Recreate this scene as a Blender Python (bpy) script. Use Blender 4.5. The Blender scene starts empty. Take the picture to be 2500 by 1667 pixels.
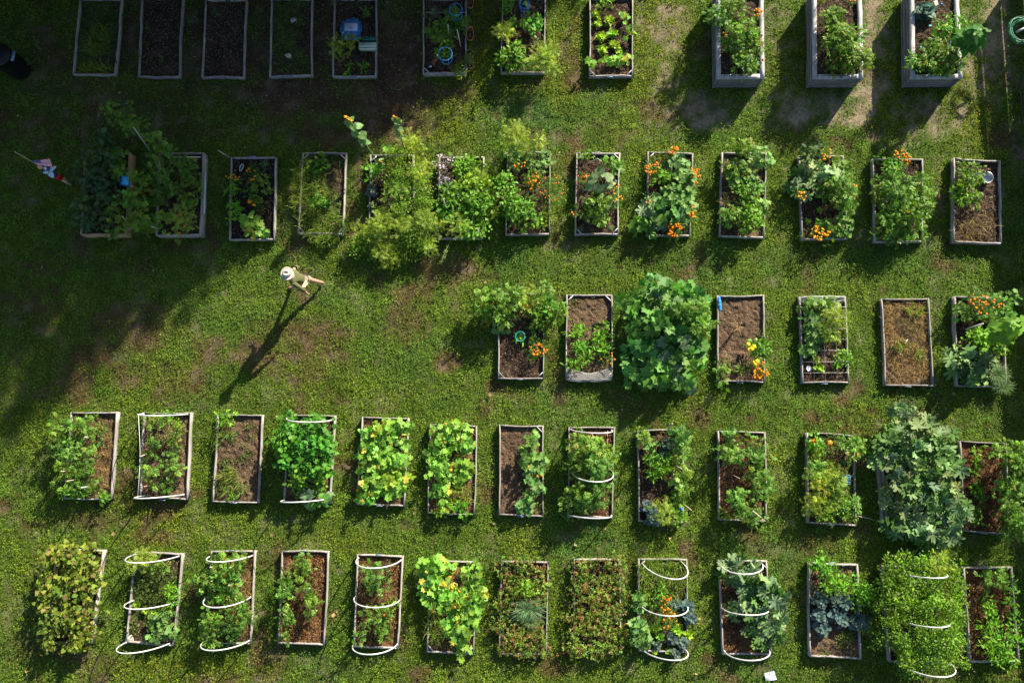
import bpy, math, random
import numpy as np
from mathutils import Vector
random.seed(7)
RNG = np.random.default_rng(7)
scn = bpy.context.scene
C = scn.collection

# ---------------------------------------------------------------- camera
FPX, PITCH, ROLL, CAMH = 1944.0, math.radians(6.75), math.radians(1.66), 22.10
cp, sp_, cr, sr_ = math.cos(PITCH), math.sin(PITCH), math.cos(ROLL), math.sin(ROLL)
ROT = np.array([[cr, 0, sr_], [0, 1, 0], [-sr_, 0, cr]]) @ np.array([[1, 0, 0], [0, cp, -sp_], [0, sp_, cp]])
cam_d = bpy.data.cameras.new('camera')
cam = bpy.data.objects.new('camera', cam_d)
C.objects.link(cam)
cam_d.sensor_width = 36.0
cam_d.lens = FPX / 2500 * 36
cam_d.clip_end = 500
from mathutils import Matrix
M4 = Matrix([list(r) for r in ROT]).to_4x4()
M4.translation = (0, 0, CAMH)
cam.matrix_world = M4
scn.camera = cam
# ---------------------------------------------------------------- world, sun, exposure
SUN_EL, SUN_AZ = math.radians(24.3), math.radians(55.0)
w = bpy.data.worlds.new('World')
scn.world = w
w.use_nodes = True
nt = w.node_tree
bg = nt.nodes['Background']
sky = nt.nodes.new('ShaderNodeTexSky')
sky.sky_type = 'NISHITA'
sky.sun_disc = False
sky.sun_elevation = SUN_EL
sky.sun_rotation = math.pi / 2 - SUN_AZ
nt.links.new(sky.outputs[0], bg.inputs[0])
bg.inputs[1].default_value = 0.06
sd = bpy.data.lights.new('sun', 'SUN')
sd.energy = 5.0
sd.angle = math.radians(0.7)
sd.color = (1.0, 0.90, 0.72)
sun = bpy.data.objects.new('sun', sd)
C.objects.link(sun)
SDIR = Vector((math.cos(SUN_EL) * math.cos(SUN_AZ), math.cos(SUN_EL) * math.sin(SUN_AZ), math.sin(SUN_EL)))
sun.rotation_euler = SDIR.to_track_quat('Z', 'Y').to_euler()
sun.location = (10, 14, 12)
scn.view_settings.view_transform = 'Standard'
scn.view_settings.look = 'None'
scn.view_settings.gamma = 1.0
scn.view_settings.use_curve_mapping = False
scn.view_settings.exposure = 1.58
try:
    scn.render.engine = 'CYCLES'
    scn.cycles.max_bounces = 5
    scn.cycles.diffuse_bounces = 3
    scn.cycles.transparent_max_bounces = 4
except Exception:
    pass

# ---------------------------------------------------------------- helpers
def unp(px, py, z=0.0):
    d = ROT @ np.array([(px - 1250) / FPX, -(py - 833.5) / FPX, -1.0])
    return d[:2] * ((CAMH - z) / -d[2])

def P3(px, py, z=0.0):
    a = unp(px, py, z)
    return np.array([a[0], a[1], z])

def vnoise(x, y, s, seed=0):
    r = np.random.default_rng(seed)
    T = r.random((64, 64))
    u, v = np.asarray(x) / s + 1000.37, np.asarray(y) / s + 1000.71
    i, j = np.floor(u).astype(int), np.floor(v).astype(int)
    fu, fv = u - i, v - j
    fu, fv = fu * fu * (3 - 2 * fu), fv * fv * (3 - 2 * fv)
    a, b = T[i % 64, j % 64], T[(i + 1) % 64, j % 64]
    c, d = T[i % 64, (j + 1) % 64], T[(i + 1) % 64, (j + 1) % 64]
    return (a * (1 - fu) + b * fu) * (1 - fv) + (c * (1 - fu) + d * fu) * fv

def fbm(x, y, s, seed=0):
    return (vnoise(x, y, s, seed) * .5 + vnoise(x, y, s / 2.1, seed + 1) * .3 + vnoise(x, y, s / 4.3, seed + 2) * .2)

ORG = {}
def org(o):
    return np.array(ORG.get(o.name, (0, 0, 0)), float)

def tag(o, label=None, cat=None, group=None, kind=None):
    if label: o['label'] = label
    if cat: o['category'] = cat
    if group: o['group'] = group
    if kind: o['kind'] = kind
    return o

class MB:
    """collects geometry (verts, polygons, per-vertex colours) and links it as one mesh object"""
    def __init__(s):
        s.v, s.f, s.c, s.n = [], [], [], 0
    def add(s, V, F, col=(.5, .5, .5)):
        V = np.asarray(V, float).reshape(-1, 3)
        c = np.asarray(col, float)
        if c.ndim == 1: c = np.tile(c, (len(V), 1))
        s.v.append(V); s.c.append(c)
        for f in F:
            f = np.asarray(f, int)
            s.f.append((f + s.n).reshape(1, -1))
        s.n += len(V)
        return s
    def inst(s, tv, tf, pos, yaw, pitch, roll, size, col, pat=None):
        """many copies of a small template"""
        N, k = len(pos), len(tv)
        if N == 0: return s
        size = np.asarray(size, float)
        if size.ndim == 1: size = size[:, None].repeat(3, 1)
        P = tv[None] * size[:, None, :]
        def rot(P, a, i, j):
            ca, sa = np.cos(a)[:, None], np.sin(a)[:, None]
            x, y = P[..., i].copy(), P[..., j].copy()
            P[..., i] = x * ca - y * sa; P[..., j] = x * sa + y * ca
            return P
        P = rot(P, roll, 1, 2); P = rot(P, pitch, 0, 2); P = rot(P, yaw, 0, 1)
        P = P + pos[:, None, :]
        cc = np.repeat(col, k, 0)
        if pat is not None: cc = cc * np.tile(pat, N)[:, None]
        s.v.append(P.reshape(-1, 3)); s.c.append(cc)
        off = (np.arange(N) * k)[:, None] + s.n
        for f in tf:
            s.f.append(np.asarray(f)[None, :] + off)
        s.n += N * k
        return s
    def tube(s, pts, rad, sides=5, col=(.5, .5, .5), cap=True):
        pts = [np.asarray(p, float) for p in pts]
        n = len(pts); R = np.broadcast_to(np.asarray(rad, float), (n,))
        V = []
        up = np.array([0.31, 0.17, .94])
        for i in range(n):
            t = pts[min(i + 1, n - 1)] - pts[max(i - 1, 0)]
            t = t / (np.linalg.norm(t) + 1e-9)
            a = np.cross(t, up)
            if np.linalg.norm(a) < .1: a = np.cross(t, [1, 0, 0])
            a /= np.linalg.norm(a); b = np.cross(t, a)
            for k in range(sides):
                q = 2 * math.pi * k / sides
                V.append(pts[i] + R[i] * (a * math.cos(q) + b * math.sin(q)))
        F = [(i * sides + k, i * sides + (k + 1) % sides, (i + 1) * sides + (k + 1) % sides, (i + 1) * sides + k) for i in range(n - 1) for k in range(sides)]
        if cap:
            F += [tuple(range(sides))[::-1], tuple((n - 1) * sides + k for k in range(sides))]
        return s.add(V, F, col)
    def box(s, c, sz, yaw=0, col=(.5, .5, .5), taper=1.0, pitch=0):
        hx, hy, hz = sz[0] / 2, sz[1] / 2, sz[2] / 2
        V = np.array([(x * hx * (taper if z > 0 else 1), y * hy * (taper if z > 0 else 1), z * hz) for z in (-1, 1) for x, y in ((-1, -1), (1, -1), (1, 1), (-1, 1))])
        ca, sa = math.cos(pitch), math.sin(pitch)
        V = np.stack([V[:, 0] * ca - V[:, 2] * sa, V[:, 1], V[:, 0] * sa + V[:, 2] * ca], 1)
        ca, sa = math.cos(yaw), math.sin(yaw)
        V = np.stack([V[:, 0] * ca - V[:, 1] * sa, V[:, 0] * sa + V[:, 1] * ca, V[:, 2]], 1) + np.asarray(c, float)
        return s.add(V, [(3, 2, 1, 0), (4, 5, 6, 7), (0, 1, 5, 4), (1, 2, 6, 5), (2, 3, 7, 6), (3, 0, 4, 7)], col)
    def lathe(s, prof, c=(0, 0, 0), n=20, col=(.5, .5, .5), ex=1.0, ey=1.0, caps=True):
        V = [(c[0] + r * ex * math.cos(2 * math.pi * k / n), c[1] + r * ey * math.sin(2 * math.pi * k / n), c[2] + z) for r, z in prof for k in range(n)]
        m = len(prof)
        F = [(i * n + k, i * n + (k + 1) % n, (i + 1) * n + (k + 1) % n, (i + 1) * n + k) for i in range(m - 1) for k in range(n)]
        if caps: F += [tuple(range(n))[::-1], tuple((m - 1) * n + k for k in range(n))]
        return s.add(V, F, col)
    def build(s, name, mat, parent=None, origin=None, smooth=False):
        me = bpy.data.meshes.new(name)
        V = np.concatenate(s.v); Cc = np.concatenate(s.c)
        o3 = np.zeros(3)
        if origin is not None: o3 = np.asarray(origin, float)
        elif parent is not None: o3 = org(parent)
        V = V - o3
        me.vertices.add(len(V)); me.vertices.foreach_set('co', V.astype(np.float32).ravel())
        tot = np.concatenate([np.full(len(f), f.shape[1]) for f in s.f])
        idx = np.concatenate([f.ravel() for f in s.f])
        st = np.concatenate([[0], np.cumsum(tot)[:-1]])
        me.loops.add(len(idx)); me.loops.foreach_set('vertex_index', idx.astype(np.int32))
        me.polygons.add(len(tot))
        me.polygons.foreach_set('loop_start', st.astype(np.int32))
        me.polygons.foreach_set('loop_total', tot.astype(np.int32))
        me.update(calc_edges=True)
        at = me.color_attributes.new('Col', 'FLOAT_COLOR', 'POINT')
        at.data.foreach_set('color', np.concatenate([np.clip(Cc, 0, 1), np.ones((len(Cc), 1))], 1).astype(np.float32).ravel())
        if smooth: me.polygons.foreach_set('use_smooth', np.ones(len(tot), bool))
        me.materials.append(mat)
        o = bpy.data.objects.new(name, me); C.objects.link(o)
        if parent is not None: o.parent = parent
        elif origin is not None: o.location = o3
        ORG[o.name] = tuple(o3)
        return o

def empty(name, loc, label, cat, group=None):
    o = bpy.data.objects.new(name, None); C.objects.link(o)
    o.empty_display_size = .1
    o.location = [float(a) for a in loc]
    ORG[o.name] = tuple(float(a) for a in loc)
    return tag(o, label, cat, group)

# ---------------------------------------------------------------- materials (all procedural)
def mat(name, base=None, rough=.7, spec=.3, metal=0.0, attr=False, transl=0.0, noise=None, bump=None, grain=None, fleck=None, coat=0):
    m = bpy.data.materials.new(name); m.use_nodes = True
    N, L = m.node_tree.nodes, m.node_tree.links
    b = N['Principled BSDF']; out = N['Material Output']
    b.inputs['Roughness'].default_value = rough
    b.inputs['Specular IOR Level'].default_value = spec
    b.inputs['Metallic'].default_value = metal
    if attr:
        a = N.new('ShaderNodeAttribute'); a.attribute_name = 'Col'; col = a.outputs['Color']
    else:
        a = N.new('ShaderNodeRGB'); a.outputs[0].default_value = (*base, 1); col = a.outputs[0]
    geo = N.new('ShaderNodeNewGeometry'); pos = geo.outputs['Position']
    def mul(col, fac_socket, lo, hi):
        r = N.new('ShaderNodeMapRange'); r.inputs[1].default_value = .3; r.inputs[2].default_value = .7
        r.inputs[3].default_value = lo; r.inputs[4].default_value = hi
        L.new(fac_socket, r.inputs[0])
        v = N.new('ShaderNodeVectorMath'); v.operation = 'SCALE'
        L.new(col, v.inputs[0]); L.new(r.outputs[0], v.inputs['Scale'])
        return v.outputs[0]
    def ntex(scale, detail=4, vec=None):
        n = N.new('ShaderNodeTexNoise'); n.inputs['Scale'].default_value = scale; n.inputs['Detail'].default_value = detail
        L.new(vec or pos, n.inputs['Vector']); return n.outputs['Fac']
    if noise:
        for sc, lo, hi in noise: col = mul(col, ntex(sc), lo, hi)
    if grain:
        mp = N.new('ShaderNodeMapping'); mp.inputs['Scale'].default_value = grain[0]
        tc = N.new('ShaderNodeTexCoord'); L.new(tc.outputs['Object'], mp.inputs['Vector'])
        col = mul(col, ntex(1.0, 6, mp.outputs[0]), grain[1], grain[2])
    if fleck:
        vo = N.new('ShaderNodeTexVoronoi'); vo.inputs['Scale'].default_value = fleck[0]; L.new(pos, vo.inputs['Vector'])
        sx = N.new('ShaderNodeSeparateColor'); L.new(vo.outputs['Color'], sx.inputs[0])
        gt = N.new('ShaderNodeMath'); gt.operation = 'GREATER_THAN'; gt.inputs[1].default_value = fleck[1]; L.new(sx.outputs[0], gt.inputs[0])
        mx = N.new('ShaderNodeMix'); mx.data_type = 'RGBA'; L.new(gt.outputs[0], mx.inputs[0]); L.new(col, mx.inputs[6]); mx.inputs[7].default_value = (*fleck[2], 1)
        col = mx.outputs[2]
    L.new(col, b.inputs['Base Color'])
    if bump:
        h = None
        for sc, st in bump:
            bp = N.new('ShaderNodeBump'); bp.inputs['Strength'].default_value = 1.0; bp.inputs['Distance'].default_value = st
            L.new(ntex(sc, 5), bp.inputs['Height'])
            if h: L.new(h, bp.inputs['Normal'])
            h = bp.outputs[0]
        L.new(h, b.inputs['Normal'])
    if transl:
        t = N.new('ShaderNodeBsdfTranslucent'); L.new(col, t.inputs['Color'])
        g = N.new('ShaderNodeHueSaturation'); g.inputs['Saturation'].default_value = 1.15; g.inputs['Value'].default_value = 1.35
        L.new(col, g.inputs['Color']); L.new(g.outputs[0], t.inputs['Color'])
        mx = N.new('ShaderNodeMixShader'); mx.inputs[0].default_value = transl
        L.new(b.outputs[0], mx.inputs[1]); L.new(t.outputs[0], mx.inputs[2]); L.new(mx.outputs[0], out.inputs['Surface'])
    return m

LEAF = mat('leaf', attr=True, rough=.55, spec=.22, transl=.38, noise=[(9, .85, 1.15)])
TURF = mat('turf_blade', attr=True, rough=.7, spec=.08, transl=.35)
PETAL = mat('petal', attr=True, rough=.6, spec=.2, transl=.25)
STEM = mat('stem', attr=True, rough=.7, spec=.2)
GROUND = mat('ground_earth', attr=True, rough=.95, spec=.1, noise=[(1.7, .75, 1.25), (14, .7, 1.3), (60, .6, 1.35)], bump=[(25, .02), (80, .01)])
SOIL = mat('soil', attr=True, rough=.95, spec=.1, noise=[(2.2, .6, 1.3), (9, .75, 1.2), (35, .55, 1.45)], bump=[(7, .035), (28, .025), (90, .012)], fleck=(55, .93, (.23, .17, .11)))
WOOD = mat('weathered_wood', attr=True, rough=.8, spec=.2, noise=[(2.5, .75, 1.2)], grain=((25, 3, 25), .65, 1.25), bump=[(60, .004)])
PAINT = mat('painted', attr=True, rough=.45, spec=.4, noise=[(12, .85, 1.1)])
PVC = mat('white_pipe', base=(.66, .67, .66), rough=.4, spec=.4, noise=[(6, .72, 1.08), (40, .85, 1.05)])
METAL = mat('metal', base=(.5, .52, .55), rough=.35, metal=.9, noise=[(15, .7, 1.2)])
CLOTH = mat('cloth', attr=True, rough=.9, spec=.1, noise=[(14, .75, 1.2), (60, .85, 1.15)], bump=[(12, .02)])
SKIN = mat('skin', base=(.42, .22, .15), rough=.55, spec=.3, noise=[(20, .9, 1.1)])
STONE = mat('stone', attr=True, rough=.85, spec=.2, noise=[(12, .7, 1.2)], bump=[(20, .02)])
BARK = mat('bark', base=(.09, .065, .045), rough=.9, noise=[(8, .6, 1.3)], bump=[(10, .03)])

# ---------------------------------------------------------------- leaf templates: (verts, faces), x = towards the tip, z = up
def fan(radii, cx=.3, cup=.10, wave=.05):
    V = [(cx, 0, -.04)]
    for i, (a, r) in enumerate(radii):
        q = math.radians(a)
        V.append((cx + r * .62 * math.cos(q), r * .62 * math.sin(q), cup * r * r * .8 - (.22 * r * r if abs(a) < 100 else 0) + wave * (1 if i % 2 else -1)))
    n = len(radii)
    F = [(0, 1 + i, 1 + (i + 1) % n) for i in range(n)]
    return np.array(V, float), F
def sym(half):
    return half + [(360 - a, r) for a, r in half[::-1] if a not in (0, 180)]
T_LOBE = fan(sym([(0, 1.1), (26, .76), (52, 1.0), (82, .7), (112, .92), (145, .62), (163, .68), (180, .12)]))
T_JAG = fan(sym([(0, 1.2), (12, .95), (20, .98), (29, .50), (40, .98), (50, 1.12), (60, .95), (68, .98), (80, .46), (95, .9), (106, 1.0), (118, .85), (135, .45), (152, .75), (165, .66), (180, .12)]), wave=.05)
def vein(T):
    r = np.hypot(T[0][1:, 0] - T[0][0, 0], T[0][1:, 1]); m = (r - r.min()) / (r.max() - r.min())
    return np.concatenate([[1.3], .62 + .6 * m])
PAT = {}
T_HEART = fan(sym([(0, 1.15), (32, .8), (75, .74), (118, .8), (152, .66), (180, .2)]), cup=.02, wave=.02)
def diamond(L=1., W=.42, x0=0., y0=0., a=0., z0=0., fold=.07, droop=.1):
    P = np.array([(0, 0, 0), (.45 * L, W * L / 2, fold), (L, 0, -droop), (.45 * L, -W * L / 2, fold)])
    ca, sa = math.cos(a), math.sin(a)
    return np.stack([P[:, 0] * ca - P[:, 1] * sa + x0, P[:, 0] * sa + P[:, 1] * ca + y0, P[:, 2] + z0], 1)
def multi(parts):
    V = np.concatenate(parts); return V, [tuple(range(4 * i, 4 * i + 4)) for i in range(len(parts))]
T_DIAM = (diamond(), [(0, 1, 2, 3)])
PAT = {id(T_LOBE): vein(T_LOBE), id(T_JAG): vein(T_JAG) , id(T_HEART): vein(T_HEART) * .5 + .5}
def lance(W=.34):
    V = np.array([(0, 0, 0), (.3, W / 2, .06), (.7, W * .4, .04), (1, 0, -.12), (.7, -W * .4, .04), (.3, -W / 2, .06), (.3, 0, 0), (.7, 0, -.02)])
    return V, [(0, 6, 1), (0, 5, 6), (6, 7, 2, 1), (6, 5, 4, 7), (7, 3, 2), (7, 4, 3)]
T_LANCE = lance(); T_BROAD = lance(.55)
T_TOM = multi([diamond(.46, .68, .58, 0, 0)] + [diamond(.42 - .06 * i, .62, .52 - .22 * i, s * .02, s * 1.15, .02 * i) for i in range(3) for s in (1, -1)] + [diamond(.16, .6, .45, 0, 1.3), diamond(.16, .6, .25, 0, -1.2)])
T_FERN = multi([diamond(.4, .2, .6, 0, 0)] + [diamond(.38 - .04 * i, .22, .6 - .17 * i, 0, s * .75, .03 * i) for i in range(4) for s in (1, -1)])
T_TRI = multi([diamond(.62, .72, .35, 0, 0), diamond(.55, .72, .3, .03, 1.5), diamond(.55, .72, .3, -.03, -1.5)])
def blade(bend=.5, W=.05):
    V = []
    for t in (0, .3, .6, .85, 1.0):
        x = t * (1 - .15 * t); z = .55 * math.sin(t * 2.2) * (1 - .4 * bend * t)
        ww = W * (1 - t ** 2) + .004
        V += [(x, ww, z), (x, -ww, z)]
    return np.array(V), [(2 * i, 2 * i + 1, 2 * i + 3, 2 * i + 2) for i in range(4)]
T_BLADE = blade()
def kaleleaf():
    V, F = [], []
    xs = [0, .2, .35, .5, .65, .8, .92, 1.0]; ws = [.03, .06, .2, .17, .24, .2, .14, .03]
    for i, (x, wv) in enumerate(zip(xs, ws)):
        z = .35 * math.sin(x * 2.6) - .1 * x
        k = .06 if i % 2 else -.02
        V += [(x, wv, z + k), (x, 0, z - .02), (x, -wv, z + k)]
    for i in range(len(xs) - 1):
        F += [(3 * i, 3 * i + 1, 3 * i + 4, 3 * i + 3), (3 * i + 1, 3 * i + 2, 3 * i + 5, 3 * i + 4)]
    return np.array(V), F
T_KALE = kaleleaf()
T_CABB = fan(sym([(0, 1.0), (22, .92), (45, 1.0), (70, .9), (100, .85), (140, .6), (180, .5)]), cx=.5, cup=.3, wave=.05)

# ================================================================ beds: corners TL TR BR BL in photo pixels
ORD = ['', 'first', 'second', 'third', 'fourth', 'fifth', 'sixth', 'seventh', 'eighth', 'ninth', 'tenth', 'eleventh', 'twelfth', 'thirteenth']
ROWN = ['', 'top row', 'second row', 'middle row', 'fourth row', 'bottom row']
# row, col, corners, height, soil kind, options (b = corner brackets at these corners, p = plate side), look
BEDS = [
 (1,1,'194,-3 297,-3 281,183 177,182',.17,'weedy','',"grey timber bed overgrown with low dark grass"),
 (1,2,'345,-6 448,-6 439,188 337,187',.17,'dark','ps',"grey timber bed of bare soil with two seedlings"),
 (1,3,'500.7,-2 603,-2 596,191 491,190',.17,'dark','ps',"empty grey timber bed of dark bare soil"),
 (1,4,'661,-4 763,-4 762,185 657,188',.17,'weedy','ps',"grey timber bed of mossy soil holding two stones"),
 (1,5,'815,-5 919,-5 918,187 811,187',.17,'dark','ps',"grey timber bed holding the blue lid and box"),
 (1,6,'1032,-5 1138,-5 1139,179 1032,180',.26,'dark','psb34',"grey timber bed with blue plant hoops and planters alongside"),
 (1,7,'1227,-5 1333,-5 1331,178 1222,178',.2,'dark','',"grey timber bed spilling herbs and zinnias over its near end"),
 (1,8,'1439,-5 1546,-5 1545,187 1438,188',.2,'dark','psb34',"grey timber bed of small celery-like greens"),
 (1,9,'1747,-24 1864,-24 1867,192 1749,193',.65,'dark','t',"tall grey planter box full of tomatoes and marigolds"),
 (1,10,'1982,-24 2104,-24 2107.6,192 1984,193',.65,'dark','t',"tall grey planter box full of one pale tomato thicket"),
 (1,11,'2221,-24 2340,-24 2350.6,192 2223,193',.65,'dark','t',"tall grey planter box with a cabbage and bright greens"),
 (2,1,'204.6,373 315.6,372 306,573 196,573',.42,'dark','o',"deep tan timber bed packed with dark broad leaves"),
 (2,2,'387,374 497,372 490,574 380,575',.36,'dark','',"deep grey timber bed with climbing tomatoes on stakes"),
 (2,3,'563,384 673.5,383 670,585 559,586',.2,'black','pn',"grey timber bed of black soil with orange marigolds"),
 (2,4,'738,373 846,373 838,573 726,570',.2,'weedy','b1234',"grey timber bed overrun by long weedy grass"),
 (2,5,'903.5,378 1010,378 1010,578 899,577',.2,'dark','b1',"timber bed buried under feathery yellow-green growth"),
 (2,6,'1072,384 1182,382.5 1177,584 1067.6,584',.17,'dark','b3',"timber bed with purple flowers and mixed green growth"),
 (2,7,'1238.5,370 1344.6,370 1343,573 1233.6,574',.17,'dark','',"timber bed with pink zinnias and rusty marigolds"),
 (2,8,'1407,373 1514.7,373 1511,573 1403,573',.2,'dark','b1234pn',"timber bed with one young sunflower at its centre"),
 (2,9,'1581,370 1693,374 1685.6,577 1578.6,576',.17,'dark','b1pn',"timber bed with five orange marigold clumps round squash"),
 (2,10,'1762,372 1872,373 1866,581 1756,577',.17,'brown','',"timber bed of cucumber vines and mixed greens"),
 (2,11,'1950,380 2060,380 2070,584 1956.6,585',.2,'dark','',"timber bed with silvery squash leaves and golden marigolds"),
 (2,12,'2129,388 2254,388 2254,591 2136,591',.2,'dark','',"splayed timber bed full of leafy tomatoes"),
 (2,13,'2328,385 2443,392 2446,596 2327.5,591',.22,'dark','',"timber bed of dry stalks holding a metal bowl"),
 (3,1,'1218,717 1328,716 1328,925 1215,925',.17,'dark','b34ps',"timber bed with plants spilling over its far end"),
 (3,2,'1382,719 1495,719 1495,927 1381,927',.17,'brown','b1234ps',"timber bed with pepper rows and rolled netting"),
 (3,3,'1555,722 1670,722 1670,932 1555,932',.17,'dark','',"timber bed hidden below the huge squash leaves"),
 (3,4,'1751,721 1866,719 1868,934 1751,932',.17,'brown','ps',"timber bed of bare brown soil with a blue bag"),
 (3,5,'1951,724 2065,723 2074,935 1958,936',.17,'dark','gps',"timber bed divided by a string planting grid"),
 (3,6,'2151,729 2268,728 2280,943 2159,942',.17,'straw','ps',"timber bed covered in golden straw"),
 (3,7,'2330,723 2452,727 2458,945 2336,943',.2,'dark','',"timber bed with marigolds and a large sunflower leaf"),
 (4,1,'172,1006 286,1005 271,1218 155,1218',.2,'strawy','ps',"timber bed of staked tomatoes with straw on one side"),
 (4,2,'350,1006 466.5,1006 456.5,1220 340,1219',.2,'brown','ps',"timber bed framed by two low white hoops"),
 (4,3,'530,1011 642,1012 631,1228 516,1225',.17,'brown','ps',"timber bed of brown soil with sparse weeds"),
 (4,4,'704.5,1012.5 819,1014 806.5,1229 691,1226',.2,'brown','',"timber bed full of dark green bean leaves"),
 (4,5,'884,1017 998,1020 987,1236 871,1232',.17,'strawy','ps',"timber bed filled by lime green squash leaves"),
 (4,6,'1050,1035 1164,1039 1158,1257 1043,1253',.17,'strawy','ps',"timber bed with yellow-green squash and bare near end"),
 (4,7,'1218.5,1036 1327,1038 1328,1261.5 1217,1257',.17,'brown','b2ps',"timber bed half bare with a cucumber trellis strip"),
 (4,8,'1388,1042 1502,1042 1496,1265 1385,1262',.17,'mulch','',"timber bed with tomatoes under three white hoops"),
 (4,9,'1556,1050 1668,1048 1669.5,1277 1559,1273',.17,'dark','',"timber bed of mixed vegetables holding a blue ball"),
 (4,10,'1752,1051 1869,1054 1871,1273 1754,1269',.17,'mulch','',"timber bed with separate tomato bushes over mulch"),
 (4,11,'1969,1056 2087,1063 2092,1284 1971,1276.5',.2,'weedy','ps',"timber bed of carrots and herbs with small pumpkins"),
 (4,12,'2147,1068 2270,1070 2290,1295 2170,1295',.25,'dark','',"timber bed buried by the giant silvery courgette leaves"),
 (4,13,'2343,1075.6 2458,1080 2463,1305 2350,1297',.17,'mulch','ps',"timber bed with one line of pepper seedlings"),
 (5,1,'137,1343 253,1343 223,1571 106,1569',.2,'dark','',"timber bed buried under yellowing old bean leaves"),
 (5,2,'329,1346 445.7,1351 421.8,1577 306,1568',.17,'weedy','',"timber bed with sage and lettuce under three hoops"),
 (5,3,'515,1345 623,1344 612,1572 499,1571',.17,'straw','pn',"timber bed of tomatoes and golden straw under hoops"),
 (5,4,'687,1345 802,1345.5 791,1575 677,1571',.17,'mulch','pn',"timber bed of golden mulch with two tomato rows"),
 (5,5,'871,1353 984,1357 971.6,1583.6 862,1579',.17,'mulch','pn',"timber bed of dark mulch with tomatoes under hoops"),
 (5,6,'1048,1366 1165,1371 1157,1598 1041,1592',.17,'strawy','b234',"timber bed of lime squash with orange blossoms"),
 (5,7,'1223,1369 1340,1371 1335,1598 1217,1597',.17,'dark','pn',"timber bed of strawberries with a grassy chive clump"),
 (5,8,'1400.5,1364 1515,1364 1517,1595 1398,1593',.17,'dark','',"timber bed filled with reddening strawberry plants"),
 (5,9,'1558,1364 1678,1364.5 1678.6,1592.6 1559,1590',.17,'weedy','b12',"timber bed of grass, marigolds and lettuces under hoops"),
 (5,10,'1754,1368 1873,1368 1884.5,1598 1764,1598',.17,'mulch','b12pn',"timber bed of silvery courgettes under three hoops"),
 (5,11,'1974,1371 2094.6,1377 2103,1609 1977,1603',.2,'brown','pn',"timber bed of bright peppers above blue-grey kale"),
 (5,12,'2155,1380 2278,1384 2295,1620 2172,1615',.25,'dark','',"timber bed lost under a green thicket and hoops"),
 (5,13,'2352,1384 2472,1383 2490,1615 2369,1617',.2,'mulch','',"timber bed of small peppers over bark mulch"),
]
SOILC = {'dark': (.050, .032, .022), 'black': (.022, .016, .013), 'brown': (.105, .068, .042), 'weedy': (.060, .060, .022),
         'straw': (.10, .068, .036), 'strawy': (.12, .078, .042), 'mulch': (.105, .052, .025)}
BEDINFO = {}
def bed_name(r, c):
    return '%s bed, %s' % (ORD[c], ROWN[r])

def board(mb, a, b, inward, t, h, z0=-.03, col=(.3, .28, .26), seg=8, rng=RNG):
    """timber board from a to b (plan), t thick towards 'inward', top at h, with slightly wavy edges"""
    a, b, inward = np.array(a[:2]), np.array(b[:2]), np.array(inward[:2])
    V = []; bow = rng.normal(0, .011) if t < .1 else 0
    for i in range(seg + 1):
        p = a + (b - a) * i / seg + inward * bow * math.sin(math.pi * i / seg)
        j = rng.normal(0, .0035) if 0 < i < seg else 0
        zt = h + rng.normal(0, .003)
        o, n = p + inward * j, p + inward * (t + j)
        V += [(o[0], o[1], z0), (o[0], o[1], zt), (n[0], n[1], zt), (n[0], n[1], z0)]
    F = []
    for i in range(seg):
        for k in range(4):
            F.append((4 * i + k, 4 * i + (k + 1) % 4, 4 * i + 4 + (k + 1) % 4, 4 * i + 4 + k))
    F += [(0, 1, 2, 3)[::-1], tuple(4 * seg + k for k in range(4))]
    mb.add(V, F, col)

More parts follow.
